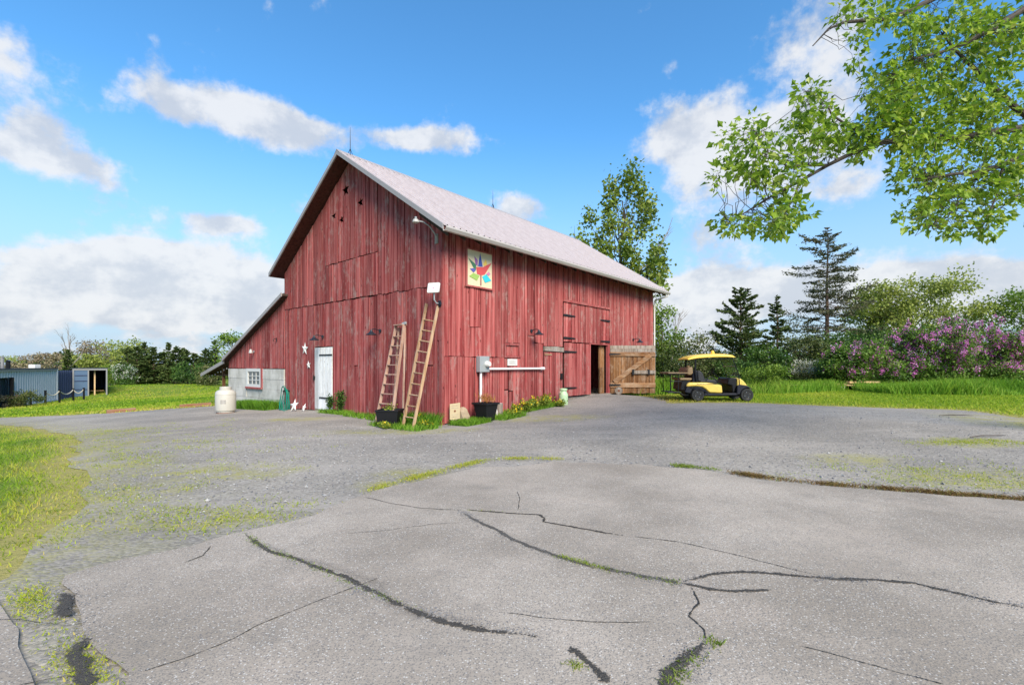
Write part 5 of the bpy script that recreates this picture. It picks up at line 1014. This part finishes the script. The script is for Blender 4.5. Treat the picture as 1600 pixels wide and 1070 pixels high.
# ------------------------------------------------------------ trees and bushes
def limb(m, p, q, r0, r1, sag=0., n=5, wob=.04, rnd=random):
    p, q = Vector(p), Vector(q); L = (q-p).length; pts = []
    for k in range(n+1):
        f = k/n; c = p.lerp(q, f)+Vector((rnd.uniform(-1, 1), rnd.uniform(-1, 1), rnd.uniform(-1, 1)))*L*wob*(0 < k < n); c.z += sag*L*4*f*(1-f); pts.append(c)
    m.tube(pts, [r0+(r1-r0)*k/n for k in range(n+1)], 6 if r0 > .03 else 4, False); return pts
def leafy_tree(name, label, base, hgt, rad, nclump, nleaf, size, mat, bark, seed, cat='tree', group=None, low=.3, clump=.22, tr=None, shape=None, lean=(0, 0), droop=.2, extra=None, zst=.75, leaders=None):
    """trunk, limbs to clumps spread through the crown, leaves round every clump"""
    r = np.random.default_rng(seed); rd = random.Random(seed); t = thing(name, label, cat, base, 0, group); tr = tr or hgt*.022
    m = MB(); top_ = Vector((lean[0], lean[1], hgt*.86)); trunk = limb(m, (0, 0, -.2), top_, tr, tr*.2, 0, 8, .015, rd); C = []
    for k in range(nclump):
        f = r.uniform(low, 1); a = r.uniform(0, 6.28); prof_ = shape(f) if shape else math.sqrt(max(.02, 1-((f-.55)/.5)**2)) if f > .55 else .55+.45*(f-low)/(max(.56, low+.01)-low) if low < .55 else 1
        if leaders:
            lx, ly, ft_ = leaders[k % len(leaders)]; f = low+(ft_-low)*r.uniform(0, 1)**.8; s_ = min(1, (f-low)/(.35*(ft_-low)+.01)); w_ = rad*.42*math.sin(math.pi*min(.97, max(.12, .15+.8*(f-low)/(ft_-low)))); C.append(Vector((lx*(.35+.65*s_)+w_*r.normal()*.6, ly+w_*r.normal()*.6, hgt*f*.98))); continue
        rr = rad*prof_*math.sqrt(r.uniform(.12, 1)); C.append(Vector((lean[0]*f+rr*math.cos(a), lean[1]*f+rr*math.sin(a), hgt*(f*.97))))
    for c in C:
        h0 = max(low*.6*hgt, min(hgt*.8, c.z-hgt*r.uniform(.1, .25))); f = h0/(hgt*.86); p0 = trunk[min(len(trunk)-1, int(f*8))]
        limb(m, p0, c, tr*.32*(1.1-f*.7), tr*.05, .02, 4, .05, rd)
    m.build('trunk', bark, t, True)
    P = []; T = []
    per = max(6, nleaf//nclump)
    for c in C:
        n = int(per*r.uniform(.5, 1.5)); cr = clump*hgt*r.uniform(.6, 1.2)*.5; q = r.normal(size=(n, 3))*np.array([cr, cr, cr*zst])*.6+np.array(c); P.append(q); T.append(np.clip(r.uniform(.25, .75)+r.normal(size=n)*.2, 0, 1))
    P = np.concatenate(P); T = np.concatenate(T); P[:, 2] = np.maximum(P[:, 2], .12)
    np_mesh('crown', leaf_quads(P, size, seed+1, droop, aspect=.75), 4, T, mat, t)
    if extra: extra(t, P, r)
    return t
def conifer(name, label, base, hgt, rad, mat, seed, nl=9000, cat='tree', group=None, z0=.06, sparse=0., tr=None, size=.22, up=.15, bark=None, prof=None, tilt=0., whorl=None):
    """tapering trunk with whorls of boughs, each bough carrying flat sprays"""
    r = np.random.default_rng(seed); rd = random.Random(seed); t = thing(name, label, cat, base, 0, group); tr = tr or hgt*.018; m = MB()
    limb(m, (0, 0, -.2), (tilt, 0, hgt), tr, .012, 0, 8, .006, rd); B = []; nb = whorl or int(hgt*20)
    for k in range(nb):
        f = z0+(1-z0)*((k+r.random())/nb)**.95; pr_ = prof(f) if prof else (1-f)**.8; L = rad*1.35*pr_*r.uniform(.45, 1.2)+.05
        if r.random() < sparse: L *= .5
        a = k*2.4+r.normal()*.3; B.append((f, L, a, up+r.normal()*.22+.35*max(0, f-.6)))
    P = []; D = []; T = []; tot = sum(b[1] for b in B)
    for f, L, a, u_ in B:
        p0 = Vector((tilt*f, 0, hgt*f)); d = Vector((math.cos(a), math.sin(a), u_)).normalized(); q = p0+d*L; limb(m, p0, q, max(.006, tr*.25*(1-f*.7)), .004, -.03, 3, .03, rd)
        n = max(5, int(nl*L/tot)); s = r.uniform(.12, 1, n)**.6; lat = np.array([-d.y, d.x, 0]); w_ = .42*L*(1-s*.55); off = r.normal(size=n)*w_*.6
        pts = np.array(p0)+np.array(d)[None]*(s*L)[:, None]+lat[None]*off[:, None]; pts[:, 2] += -.06*L*4*s*(1-s)+r.normal(size=n)*.05*L*.6; P.append(pts)
        dd_ = np.array(d)[None]*1.0+lat[None]*(np.sign(off)*.7)[:, None]; D.append(dd_); T.append(np.clip(r.uniform(.2, .6)+.25*s*r.random(n)+r.normal(size=n)*.13, 0, 1))
    m.build('trunk', bark or M['bark_red'], t, True); P = np.concatenate(P); D = np.concatenate(D); T = np.concatenate(T); P[:, 2] = np.maximum(P[:, 2], .1)
    np_mesh('crown', leaf_quads(P, size, seed+1, .05, aspect=.5, dirs=D), 4, T, mat, t); return t
def bare_tree(name, label, base, hgt, seed, bark, spread=.35, depth=4, cat='tree', group=None, tr=None):
    rd = random.Random(seed); t = thing(name, label, cat, base, 0, group); m = MB(); tr = tr or hgt*.02; twigs = MB()
    def grow(p, d, L, r0, lv):
        q = p+d*L; limb(m if lv < 2 else twigs, p, q, r0, r0*.6, 0, 4, .04, rd)
        if lv >= depth: return
        for k in range(rd.choice([2, 3, 3])):
            f = rd.uniform(.45, 1); a = Vector((rd.uniform(-1, 1), rd.uniform(-1, 1), rd.uniform(.0, .9))).normalized(); grow(p.lerp(q, f), (d*(1-spread)+a*spread*1.6).normalized(), L*rd.uniform(.45, .7), r0*.5, lv+1)
    grow(Vector((0, 0, -.2)), Vector((rd.uniform(-.06, .06), 0, 1)).normalized(), hgt*.5, tr, 0); m.build('trunk', bark, t, True); twigs.build('twigs', bark, t); return t
def gp(px, Yd): x = (px-800)/743*Yd; return (x, Yd, hz(x, Yd)-.03)
# -- behind the barn
def pop_shape(f): return .45+.55*math.sin(min(1, max(0, (f-.28)/.72))*math.pi*.8+.3)
b = gp(972, 34); pop = leafy_tree('poplar_tree', 'tall open poplar rising behind the far end of the barn', b, 15.2, 2.5, 80, 7800, .26, M['l_poplar'], M['bark'], 301, low=.34, clump=.075, tr=.20, shape=pop_shape, droop=.1, zst=1.7, leaders=[(-2.2, 0, .84), (-.7, .3, .95), (.6, -.2, 1.0), (1.7, .3, .90), (2.3, -.2, .66)])
m = MB(); rd = random.Random(5)
for k in range(6):
    p0 = Vector((.3+.15*k, -.3, 5.5+k*.5)); p1 = Vector((2.2+.35*k-.2*(k % 2), -.6+.2*k, 8.5+.7*k)); pts = limb(m, p0, p1, .06, .015, -.08, 5, .05, rd)
    for j in range(3): q0 = pts[2+j]; limb(m, q0, q0+Vector((rd.uniform(.1, .9), rd.uniform(-.3, .3), rd.uniform(.4, 1.4))), .018, .005, 0, 3, .06, rd)
m.build('dead_limbs', M['bark_pale'], pop)
leafy_tree('poplar_sapling', 'bright green young poplar just past the barn downspout', gp(1034, 29), 4.9, 1.05, 34, 4600, .15, M['l_bright'], M['bark'], 303, low=.08, clump=.25)
bare_tree('dead_tree', 'thin bare dead tree beyond the poplar sapling', gp(1052, 36), 6.2, 304, M['bark_pale'], .3, 4)
# -- right-hand hedge row
leafy_tree('wild_bush', 'olive green bush behind the yellow golf cart', gp(1078, 27), 2.9, 1.7, 40, 6000, .11, M['l_olive'], M['bark'], 305, 'bush', low=.1, clump=.4)
leafy_tree('wild_bush', 'pale leafed bush between the golf cart and the dark cedar', gp(1116, 28), 1.9, 1.2, 28, 4000, .11, M['l_olive'], M['bark'], 306, 'bush', low=.1, clump=.4)
bare_tree('dead_tree', 'small leaning dead tree beside the broad dark cedar', gp(1099, 33), 4.9, 307, M['bark_pale'], .32, 4)
cp = lambda f: (1-f)**.65*(.9+.1*math.sin(f*9))
conifer('cedar_tree', 'broad dark cedar with a pointed top behind the golf cart', gp(1157, 30), 6.2, 2.0, M['l_cedar'], 308, 16000, prof=lambda f: (1-f)**.55*(.9+.1*math.sin(f*9)), size=.17, up=.30, sparse=.3)
conifer('cedar_tree', 'thin ragged cedar left of the tall bare-trunked spruce', gp(1214, 31), 5.9, 1.9, M['l_cedar'], 309, 8500, prof=lambda f: (1-f)**.8*(.85+.15*math.sin(f*8)), size=.17, up=.2, sparse=.5)
sp_prof = lambda f: (.95-.55*(f-.25)/.75 if f < .9 else .4*(1-f)/.1+.05)*(.85+.15*math.sin(f*37)) if f > .25 else .55
conifer('spruce_tree', 'tall thin spruce with an open crown and bare lower trunk', gp(1293, 33), 10.9, 2.9, M['l_spruce'], 310, 15000, prof=sp_prof, size=.15, up=.02, sparse=.45, z0=.27, tr=.19, bark=M['bark_red'], whorl=120)
conifer('cedar_tree', 'small dark cedar tip behind the pale spreading tree', gp(1374, 38), 6.9, 1.1, M['l_cedar'], 311, 3500, prof=cp, size=.22, up=.25, sparse=.3)
def um(f): return .5+.5*math.sin(min(1, f)*math.pi*.62)
leafy_tree('spreading_tree', 'wide pale green tree with open branches behind the lilacs', gp(1425, 36), 7.8, 4.4, 90, 15000, .18, M['l_pale'], M['bark'], 312, low=.45, clump=.2, shape=lambda f: .35+.65*math.sqrt(max(0, 1-((f-.62)/.42)**2)))
leafy_tree('spreading_tree', 'pale green tree at the end of the lilac hedge', gp(1618, 33), 6.6, 2.6, 45, 5000, .18, M['l_bright'], M['bark'], 313, low=.3, clump=.25)
leafy_tree('wild_bush', 'dense green bush under the thin ragged cedar', gp(1200, 28), 2.3, 1.5, 40, 6000, .13, M['l_green'], M['bark'], 314, 'bush', low=.08, clump=.4)
leafy_tree('wild_bush', 'brownish green bush behind the white blossoming shrub', gp(1246, 30), 3.1, 1.5, 40, 6000, .12, M['l_olive'], M['bark'], 315, 'bush', low=.08, clump=.4)
leafy_tree('wild_bush', 'dark green bush at the foot of the tall spruce', gp(1318, 30), 3.2, 1.6, 44, 7000, .13, M['l_green'], M['bark'], 316, 'bush', low=.06, clump=.4)
leafy_tree('wild_bush', 'green bush between the tall spruce and the first lilac', gp(1368, 31), 3.5, 1.8, 44, 6500, .14, M['l_green'], M['bark'], 317, 'bush', low=.06, clump=.4)
leafy_tree('wild_bush', 'low yellowish bush in the grass past the golf cart bonnet', gp(1196, 23), 1.25, 1.0, 26, 3800, .09, M['l_bright'], M['bark'], 318, 'bush', low=.1, clump=.5)
leafy_tree('wild_bush', 'grey green bush right behind the cart windscreen', gp(1150, 26), 1.5, 1.4, 30, 4500, .11, M['l_green'], M['bark'], 319, 'bush', low=.1, clump=.4)
def blossoms(mat, frac, size, up=.35, clus=14, sp=.09):
    def f(t, P, r):
        hi = P[(P[:, 2] > P[:, 2].max()*up)]; c = hi[r.integers(0, len(hi), int(len(P)*frac/clus)+1)]; out = c*np.array([1.04, 1.04, 1.0])
        Q = np.repeat(out, clus, 0)+r.normal(size=(len(out)*clus, 3))*np.array([sp*.7, sp*.7, sp*1.1]); tn = np.clip(np.repeat(r.uniform(.15, .85, len(out)), clus)+r.normal(size=len(Q))*.15, 0, 1)
        np_mesh('blossoms', leaf_quads(Q, size, 77, 0, aspect=.95), 4, tn, mat, t)
    return f
leafy_tree('hawthorn_bush', 'low white blossoming shrub below the tall spruce trunk', gp(1262, 27.5), 1.55, .95, 30, 3000, .09, M['l_olive'], M['bark'], 320, 'bush', low=.15, clump=.45, extra=blossoms(M['blossom'], .9, .06, .5))
for k, (px, Yd, hh, rr, lb) in enumerate(((1322, 25.5, 2.2, 1.15, 'small lilac bush with few blossoms by the spruce foot'), (1364, 25.6, 2.6, 1.5, 'lilac bush with pink blossom near its base and side'), (1415, 26.2, 3.2, 1.7, 'lilac bush with clustered pink purple blossom before the spreading tree'), (1462, 25.7, 3.4, 1.7, 'tall lilac bush with scattered magenta blossom'), (1512, 26.6, 3.9, 1.6, 'tallest lilac bush with violet blossom at its crown'), (1556, 25.6, 3.3, 1.7, 'lilac bush thick with mauve blossom past the tallest lilac'), (1606, 26.0, 3.3, 1.8, 'violet lilac bush at the end of the hedge'))):
    leafy_tree('lilac_bush', lb, gp(px, Yd), hh, rr, 60, 8500, .11, M['l_lilac'], M['bark'], 330+k, 'bush', 'lilac bushes along the lawn', low=.06, clump=.32, extra=blossoms(M['lilac'], (.34+.26*(k > 1)+.26*(k > 3)), .062, .28, 26, .085))
leafy_tree('wild_bush', 'bright green sapling at the left end of the lilac hedge', gp(1300, 26.5), 1.7, .8, 24, 2600, .10, M['l_bright'], M['bark'], 340, 'bush', low=.05, clump=.5)
# -- left-hand tree line
LT = [(199, 60, 5.2, 1.6), (214, 57, 5.0, 1.6), (226, 61, 5.9, 1.3), (240, 58, 5.0, 1.8), (256, 60, 4.6, 1.6), (263, 62, 5.9, 1.1), (275, 58, 5.0, 1.5), (287, 60, 5.0, 1.6), (303, 58, 4.2, 1.8), (322, 57, 4.6, 1.6), (336, 60, 6.0, 1.3)]
cl_lab = ['first cedar next to the white blossoming shrub', 'cedar with a blunt crown in the dark row', 'cedar with a thin spire in the dark row', 'broad cedar below the thin spire', 'brownish cedar midway along the dark row', 'slender cedar with the sharpest tip in the row', 'cedar right of the sharp tipped one', 'bushy cedar with a short double tip', 'low broad cedar in the gap of the row', 'cedar before the bright green tree', 'layered dark cedar touching the bright green tree']
for k, ((px, Yd, hh, rr), lb) in enumerate(zip(LT, cl_lab)): conifer('cedar_tree', 'dark '+lb, gp(px, Yd), hh, rr, M['l_cedar'], 350+k, 5200, 'tree', 'cedars beyond the field', prof=lambda f: (1-f)**.55*(.9+.1*math.sin(f*9+k)), size=.26, up=.28, sparse=.3)
for k, (px, Yd, hh, rr, mt, lb) in enumerate(((205, 68, 6.6, 2.6, 'l_pale', 'rounded pale green budding tree behind the first cedars'), (178, 70, 6.4, 2.6, 'l_pale', 'yellowish budding tree midway behind the field mound'), (152, 72, 6.6, 2.4, 'l_budbrown', 'grey brown budding tree left of the yellowish ones'), (134, 66, 4.6, 2.2, 'l_pale', 'low budding tree beside the bare forked tree'), (78, 74, 4.8, 2.4, 'l_budbrown', 'brownish budding tree behind the container roof'), (44, 76, 4.6, 2.6, 'l_budbrown', 'thin budding tree behind the roof vents'), (12, 78, 4.4, 2.8, 'l_pale', 'pale low tree behind the container doorway'))):
    leafy_tree('budding_tree', lb, gp(px, Yd), hh, rr, 40, 2400, .26, M[mt], M['bark_pale'], 370+k, 'tree', 'budding trees behind the field', low=.25, clump=.26)
leafy_tree('wild_bush', 'light green bush at the foot of the dark cedars', gp(298, 52), 2.4, 1.6, 26, 2600, .17, M['l_green'], M['bark'], 380, 'bush', low=.05, clump=.45)
leafy_tree('wild_bush', 'yellow green bush between the mound and the first cedars', gp(172, 58), 2.6, 1.7, 26, 2600, .18, M['l_bright'], M['bark'], 381, 'bush', low=.05, clump=.45)
leafy_tree('wild_bush', 'dark low bush under the layered cedar', gp(334, 50), 2.0, 1.8, 26, 2600, .17, M['l_olive'], M['bark'], 383, 'bush', low=.05, clump=.45)
leafy_tree('hawthorn_bush', 'white blossoming shrub before the first dark cedar', gp(197, 52), 2.2, 1.1, 24, 2200, .14, M['l_green'], M['bark'], 382, 'bush', low=.1, clump=.45, extra=blossoms(M['blossom'], .5, .10, .3, 10, .14))
bare_tree('dead_tree', 'bare forked tree standing above the container roof', gp(107, 60), 8.6, 384, M['bark_pale'], .36, 4, tr=.17); conifer('cedar_tree', 'small dark cedar at the foot of the bare forked tree', gp(106, 58), 4.9, 1.0, M['l_cedar'], 385, 3200, prof=cp, size=.28, up=.3)
conifer('cedar_tree', 'little dark cedar behind the container roof vents', gp(55, 62), 3.4, .8, M['l_cedar'], 386, 1600, prof=cp, size=.25, up=.3)
leafy_tree('leafy_tree', 'bright green leafy tree showing above the lean-to roof', gp(364, 47), 5.4, 1.5, 40, 4000, .2, M['l_bright'], M['bark'], 387, low=.25, clump=.25)
for k, px in enumerate((292, 300, 312)): bare_tree('dead_tree', ('thin bare pole tree behind the bushy cedar', 'thin bare pole tree above the low broad cedar', 'thin bare pole tree next to the layered cedar')[k], gp(px, 64), 5.2-.4*k, 390+k, M['bark_pale'], .2, 3)
leafy_tree('wild_bush', 'round dark shrub among the rope posts by the container', gp(39, 31.5), .95, .85, 22, 2600, .09, M['l_olive'], M['bark'], 395, 'bush', low=.1, clump=.5)
leafy_tree('wild_bush', 'reddish brown shrub in front of the container doorway', gp(14, 31), .8, .8, 20, 1800, .09, M['l_budbrown'], M['bark'], 396, 'bush', low=.1, clump=.5)
# -- far woods that close the horizon
r_ = np.random.default_rng(400); n = 70000; az = r_.uniform(-1.25, 1.25, n); dist = r_.uniform(110, 190, n); xx = np.sin(az)*dist; yy = np.cos(az)*dist; hh = (3.6+.9*np.sin(az*23)+.8*np.sin(az*57+1)+.6*np.sin(az*131))*r_.random(n)**.7
P = np.column_stack([xx, yy, H(xx, yy)+hh]); tag(np_mesh('far_woods', leaf_quads(P, .6, 401, 0, aspect=.9), 4, r_.random(n), M['l_olive']), 'distant low woods along the horizon', 'woods', kind='stuff')

# ------------------------------------------------------------ the tree that reaches in from the right: trunk stands outside the view
ft = thing('overhanging_tree', 'leafy tree reaching its bright green branches over the drive', 'tree', (11.6, 8.6, hz(11.6, 8.6)-.05)); fo = ft.location.copy()
def fp(px, py, Yd): return at(px, py, Yd)-fo
TR = [Vector((0, 0, -.2)), Vector((.05, .02, 1.2)), Vector((-.05, 0, 2.4)), Vector((-.15, -.05, 3.6)), Vector((-.1, 0, 5.0)), Vector((-.3, .1, 6.6)), Vector((-.2, 0, 8.4))]
m = MB().tube(TR, [.34, .27, .25, .23, .19, .14, .08], 14); LIMBS = []
def branch(pts, r0, r1):
    n_ = len(pts); m.tube(pts, [r0+(r1-r0)*k/(n_-1) for k in range(n_)], 8, False)
    for a_, b_ in zip(pts, pts[1:]):
        for k in range(6): LIMBS.append(a_.lerp(b_, k/6))
pxl = lambda L, Y0, Y1: [fp(px, py, Y0+(Y1-Y0)*k/(len(L)-1)) for k, (px, py) in enumerate(L)]
branch([TR[3]]+pxl([(1680, 190), (1600, 200), (1560, 205), (1504, 215), (1436, 217), (1369, 224), (1324, 243), (1294, 258), (1249, 284), (1242, 306), (1228, 330)], 8.3, 7.0), .075, .008)
branch([TR[5]]+pxl([(1660, -30), (1600, 15), (1548, 47), (1500, 72), (1470, 82), (1420, 95)], 8.2, 7.4), .07, .012)
branch([TR[6]]+pxl([(1560, -80), (1480, -12), (1421, 17), (1384, 30), (1320, 35), (1295, 45), (1270, 72)], 8.0, 7.2), .06, .008)
branch([TR[3]]+pxl([(1690, 225), (1600, 239), (1567, 258), (1530, 269), (1490, 272), (1440, 280)], 8.4, 7.3), .08, .01)
branch([TR[4]]+pxl([(1640, 205), (1586, 168), (1545, 130), (1510, 95), (1489, 75), (1470, 50)], 8.4, 7.8), .07, .01)
branch(pxl([(1369, 224), (1330, 200), (1300, 180), (1290, 160), (1262, 142)], 7.6, 7.3), .025, .005)
branch(pxl([(1294, 258), (1230, 260), (1195, 235), (1180, 205)], 7.3, 7.0), .022, .004)
branch(pxl([(1436, 217), (1400, 165), (1370, 150), (1340, 155)], 7.8, 7.5), .02, .004)
branch(pxl([(1436, 217), (1410, 190), (1385, 140), (1400, 110)], 7.8, 7.6), .02, .005)
branch(pxl([(1249, 284), (1200, 310), (1160, 335), (1130, 345)], 7.0, 6.8), .02, .004)
branch(pxl([(1530, 269), (1510, 300), (1480, 340), (1450, 355)], 7.7, 7.4), .02, .004)
branch(pxl([(1567, 258), (1560, 300), (1540, 345), (1530, 365)], 7.9, 7.6), .02, .004)
branch(pxl([(1600, 300), (1580, 310), (1560, 330)], 8.0, 7.8), .02, .004)
CL = []   # regions of foliage: centre, radii, depth, clusters
for px, py, rx, ry, Yd, n in ((1165, 225, 40, 40, 7.0, 26), (1210, 250, 55, 45, 7.0, 44), (1265, 155, 28, 22, 7.3, 18), (1270, 195, 40, 30, 7.3, 26), (1225, 320, 35, 35, 6.9, 34), (1150, 345, 34, 12, 6.8, 14), (1130, 270, 16, 22, 6.9, 7), (1200, 345, 30, 15, 6.9, 14), (1320, 215, 45, 30, 7.5, 40), (1390, 195, 45, 35, 7.6, 50), (1385, 130, 40, 30, 7.6, 40), (1440, 90, 45, 40, 7.7, 48), (1450, 160, 60, 50, 7.8, 66), (1520, 120, 60, 55, 8.0, 60), (1570, 60, 50, 50, 8.1, 44), (1500, 30, 60, 28, 7.9, 36), (1400, 20, 55, 20, 7.6, 18), (1325, 15, 25, 14, 7.4, 8), (1560, 190, 60, 45, 8.2, 56), (1430, 265, 40, 28, 7.4, 34), (1500, 290, 60, 40, 7.7, 58), (1570, 290, 40, 40, 8.0, 34), (1440, 325, 40, 25, 7.4, 26), (1545, 345, 28, 18, 7.6, 14), (1490, 345, 30, 18, 7.5, 12), (1335, 60, 14, 16, 7.4, 5), (1340, 85, 12, 12, 7.4, 4), (1640, 120, 60, 130, 8.3, 60), (1640, 280, 40, 60, 8.3, 26), (1560, 212, 55, 16, 7.9, 26), (1480, 222, 50, 16, 7.5, 22), (1580, 246, 40, 14, 7.9, 16), (1560, 45, 50, 20, 7.8, 20), (1400, 28, 50, 14, 7.3, 14), (1440, 210, 40, 14, 7.4, 14), (1720, 60, 70, 130, 8.5, 60), (1800, 160, 70, 120, 8.7, 50), (1760, -60, 90, 90, 8.6, 50)):
    r_ = np.random.default_rng(int(px*7+py))
    for k in range(int(n*1.1)):
        a = r_.uniform(0, 6.28); q = math.sqrt(r_.random()); CL.append(fp(px+rx*q*math.cos(a), py+ry*q*math.sin(a), Yd+r_.normal()*.35))
LV = np.array([tuple(p) for p in LIMBS]); tw = MB(); LP = []; LD = []; LT_ = []; r_ = np.random.default_rng(515); rd = random.Random(9)
for c in CL:
    p0 = Vector(LV[np.argmin(np.sum((LV-np.array(c))**2, 1))]); limb(tw, p0, c, .005, .0025, -.05, 5, .09, rd); out = (c-p0); out = out.normalized() if out.length > .01 else Vector((-1, 0, 0)); tn = r_.uniform(.2, .7)
    for k in range(r_.integers(8, 15)):
        d_ = Vector(r_.normal(size=3)*.8)+out*.7; d_.z -= .45; d_.normalize(); s = r_.uniform(.03, .15); LP.append(tuple(c+d_*s+Vector((0, 0, -.02)))); LD.append(tuple(d_)); LT_.append(min(1, max(0, tn+r_.normal()*.26)))
m.build('trunk', M['bark'], ft, True); tw.build('twigs', M['bark'], ft)
# lobed leaf: nine corners, folded along the midrib
LP = np.array(LP); LD = np.array(LD); n = len(LP); q = r_.normal(size=(n, 3))*.7+np.array([0, 0, 1.]); sx = np.cross(LD, q); sx /= np.linalg.norm(sx, axis=1)[:, None]; nz = np.cross(sx, LD); L = (.10*r_.uniform(.45, 1.5, n))[:, None]
half = [(0, 0, 0), (.16, .30, .05), (.34, .34, .11), (.30, .52, .08), (.16, .66, .04), (0, 1.0, -.08)]
def side_face(s): return np.stack([LP+sx*L*(s*a)+LD*L*b+nz*L*c for a, b, c in half], 1)
F2 = np.concatenate([side_face(1), side_face(-1)[:, ::-1]], 0); np_mesh('foliage', F2, 6, np.tile(np.array(LT_), 2), M['l_maple'], ft)

# crumbs of broken asphalt and grit lying along the cracks
def grit(name, P, lo, hi, tone, seed, label):
    r = np.random.default_rng(seed); n = len(P); sc = r.uniform(lo, hi, n); an = r.uniform(0, 6.28, n); c, s_ = np.cos(an), np.sin(an); V = np.repeat(base[None], n, 0)*r.uniform(.6, 1.3, (n, 4, 3))
    V = np.stack([V[..., 0]*c[:, None]-V[..., 1]*s_[:, None], V[..., 0]*s_[:, None]+V[..., 1]*c[:, None], V[..., 2]*.6], -1)*sc[:, None, None]+np.column_stack([P, H(P[:, 0], P[:, 1])+.030])[:, None, :]
    tag(np_mesh(name, np.concatenate([V[:, list(t3)] for t3 in tri], 0), 3, np.tile(np.clip(tone+r.normal(size=n)*.25, 0, 1), 3), M['pebble']), label, 'grit', kind='stuff')
base = np.array([[1, 0, 0], [-.2, .95, .1], [-.8, -.5, 0], [.1, .05, .9]]); tri = [(0, 1, 3), (1, 2, 3), (2, 0, 3)]
grit('crack_grit', np.concatenate([along(crackA, 1500, .035, 31), along(crackB, 1500, .03, 32), along([(1.0, 2.5), (.8, 2.28), (.66, 2.1)], 400, .05, 33), along([(-3., 3.15), (-2.6, 2.8), (-2.2, 2.45), (-1.9, 2.15)], 700, .09, 34)]), .003, .008, .25, 601, 'crumbs of broken asphalt along the cracks')
grit('scattered_grit', np.column_stack([RNG.uniform(-3, 5.5, 900), RNG.uniform(2.2, 6.6, 900)])[:], .003, .0075, .7, 602, 'scattered pale grit on the asphalt')
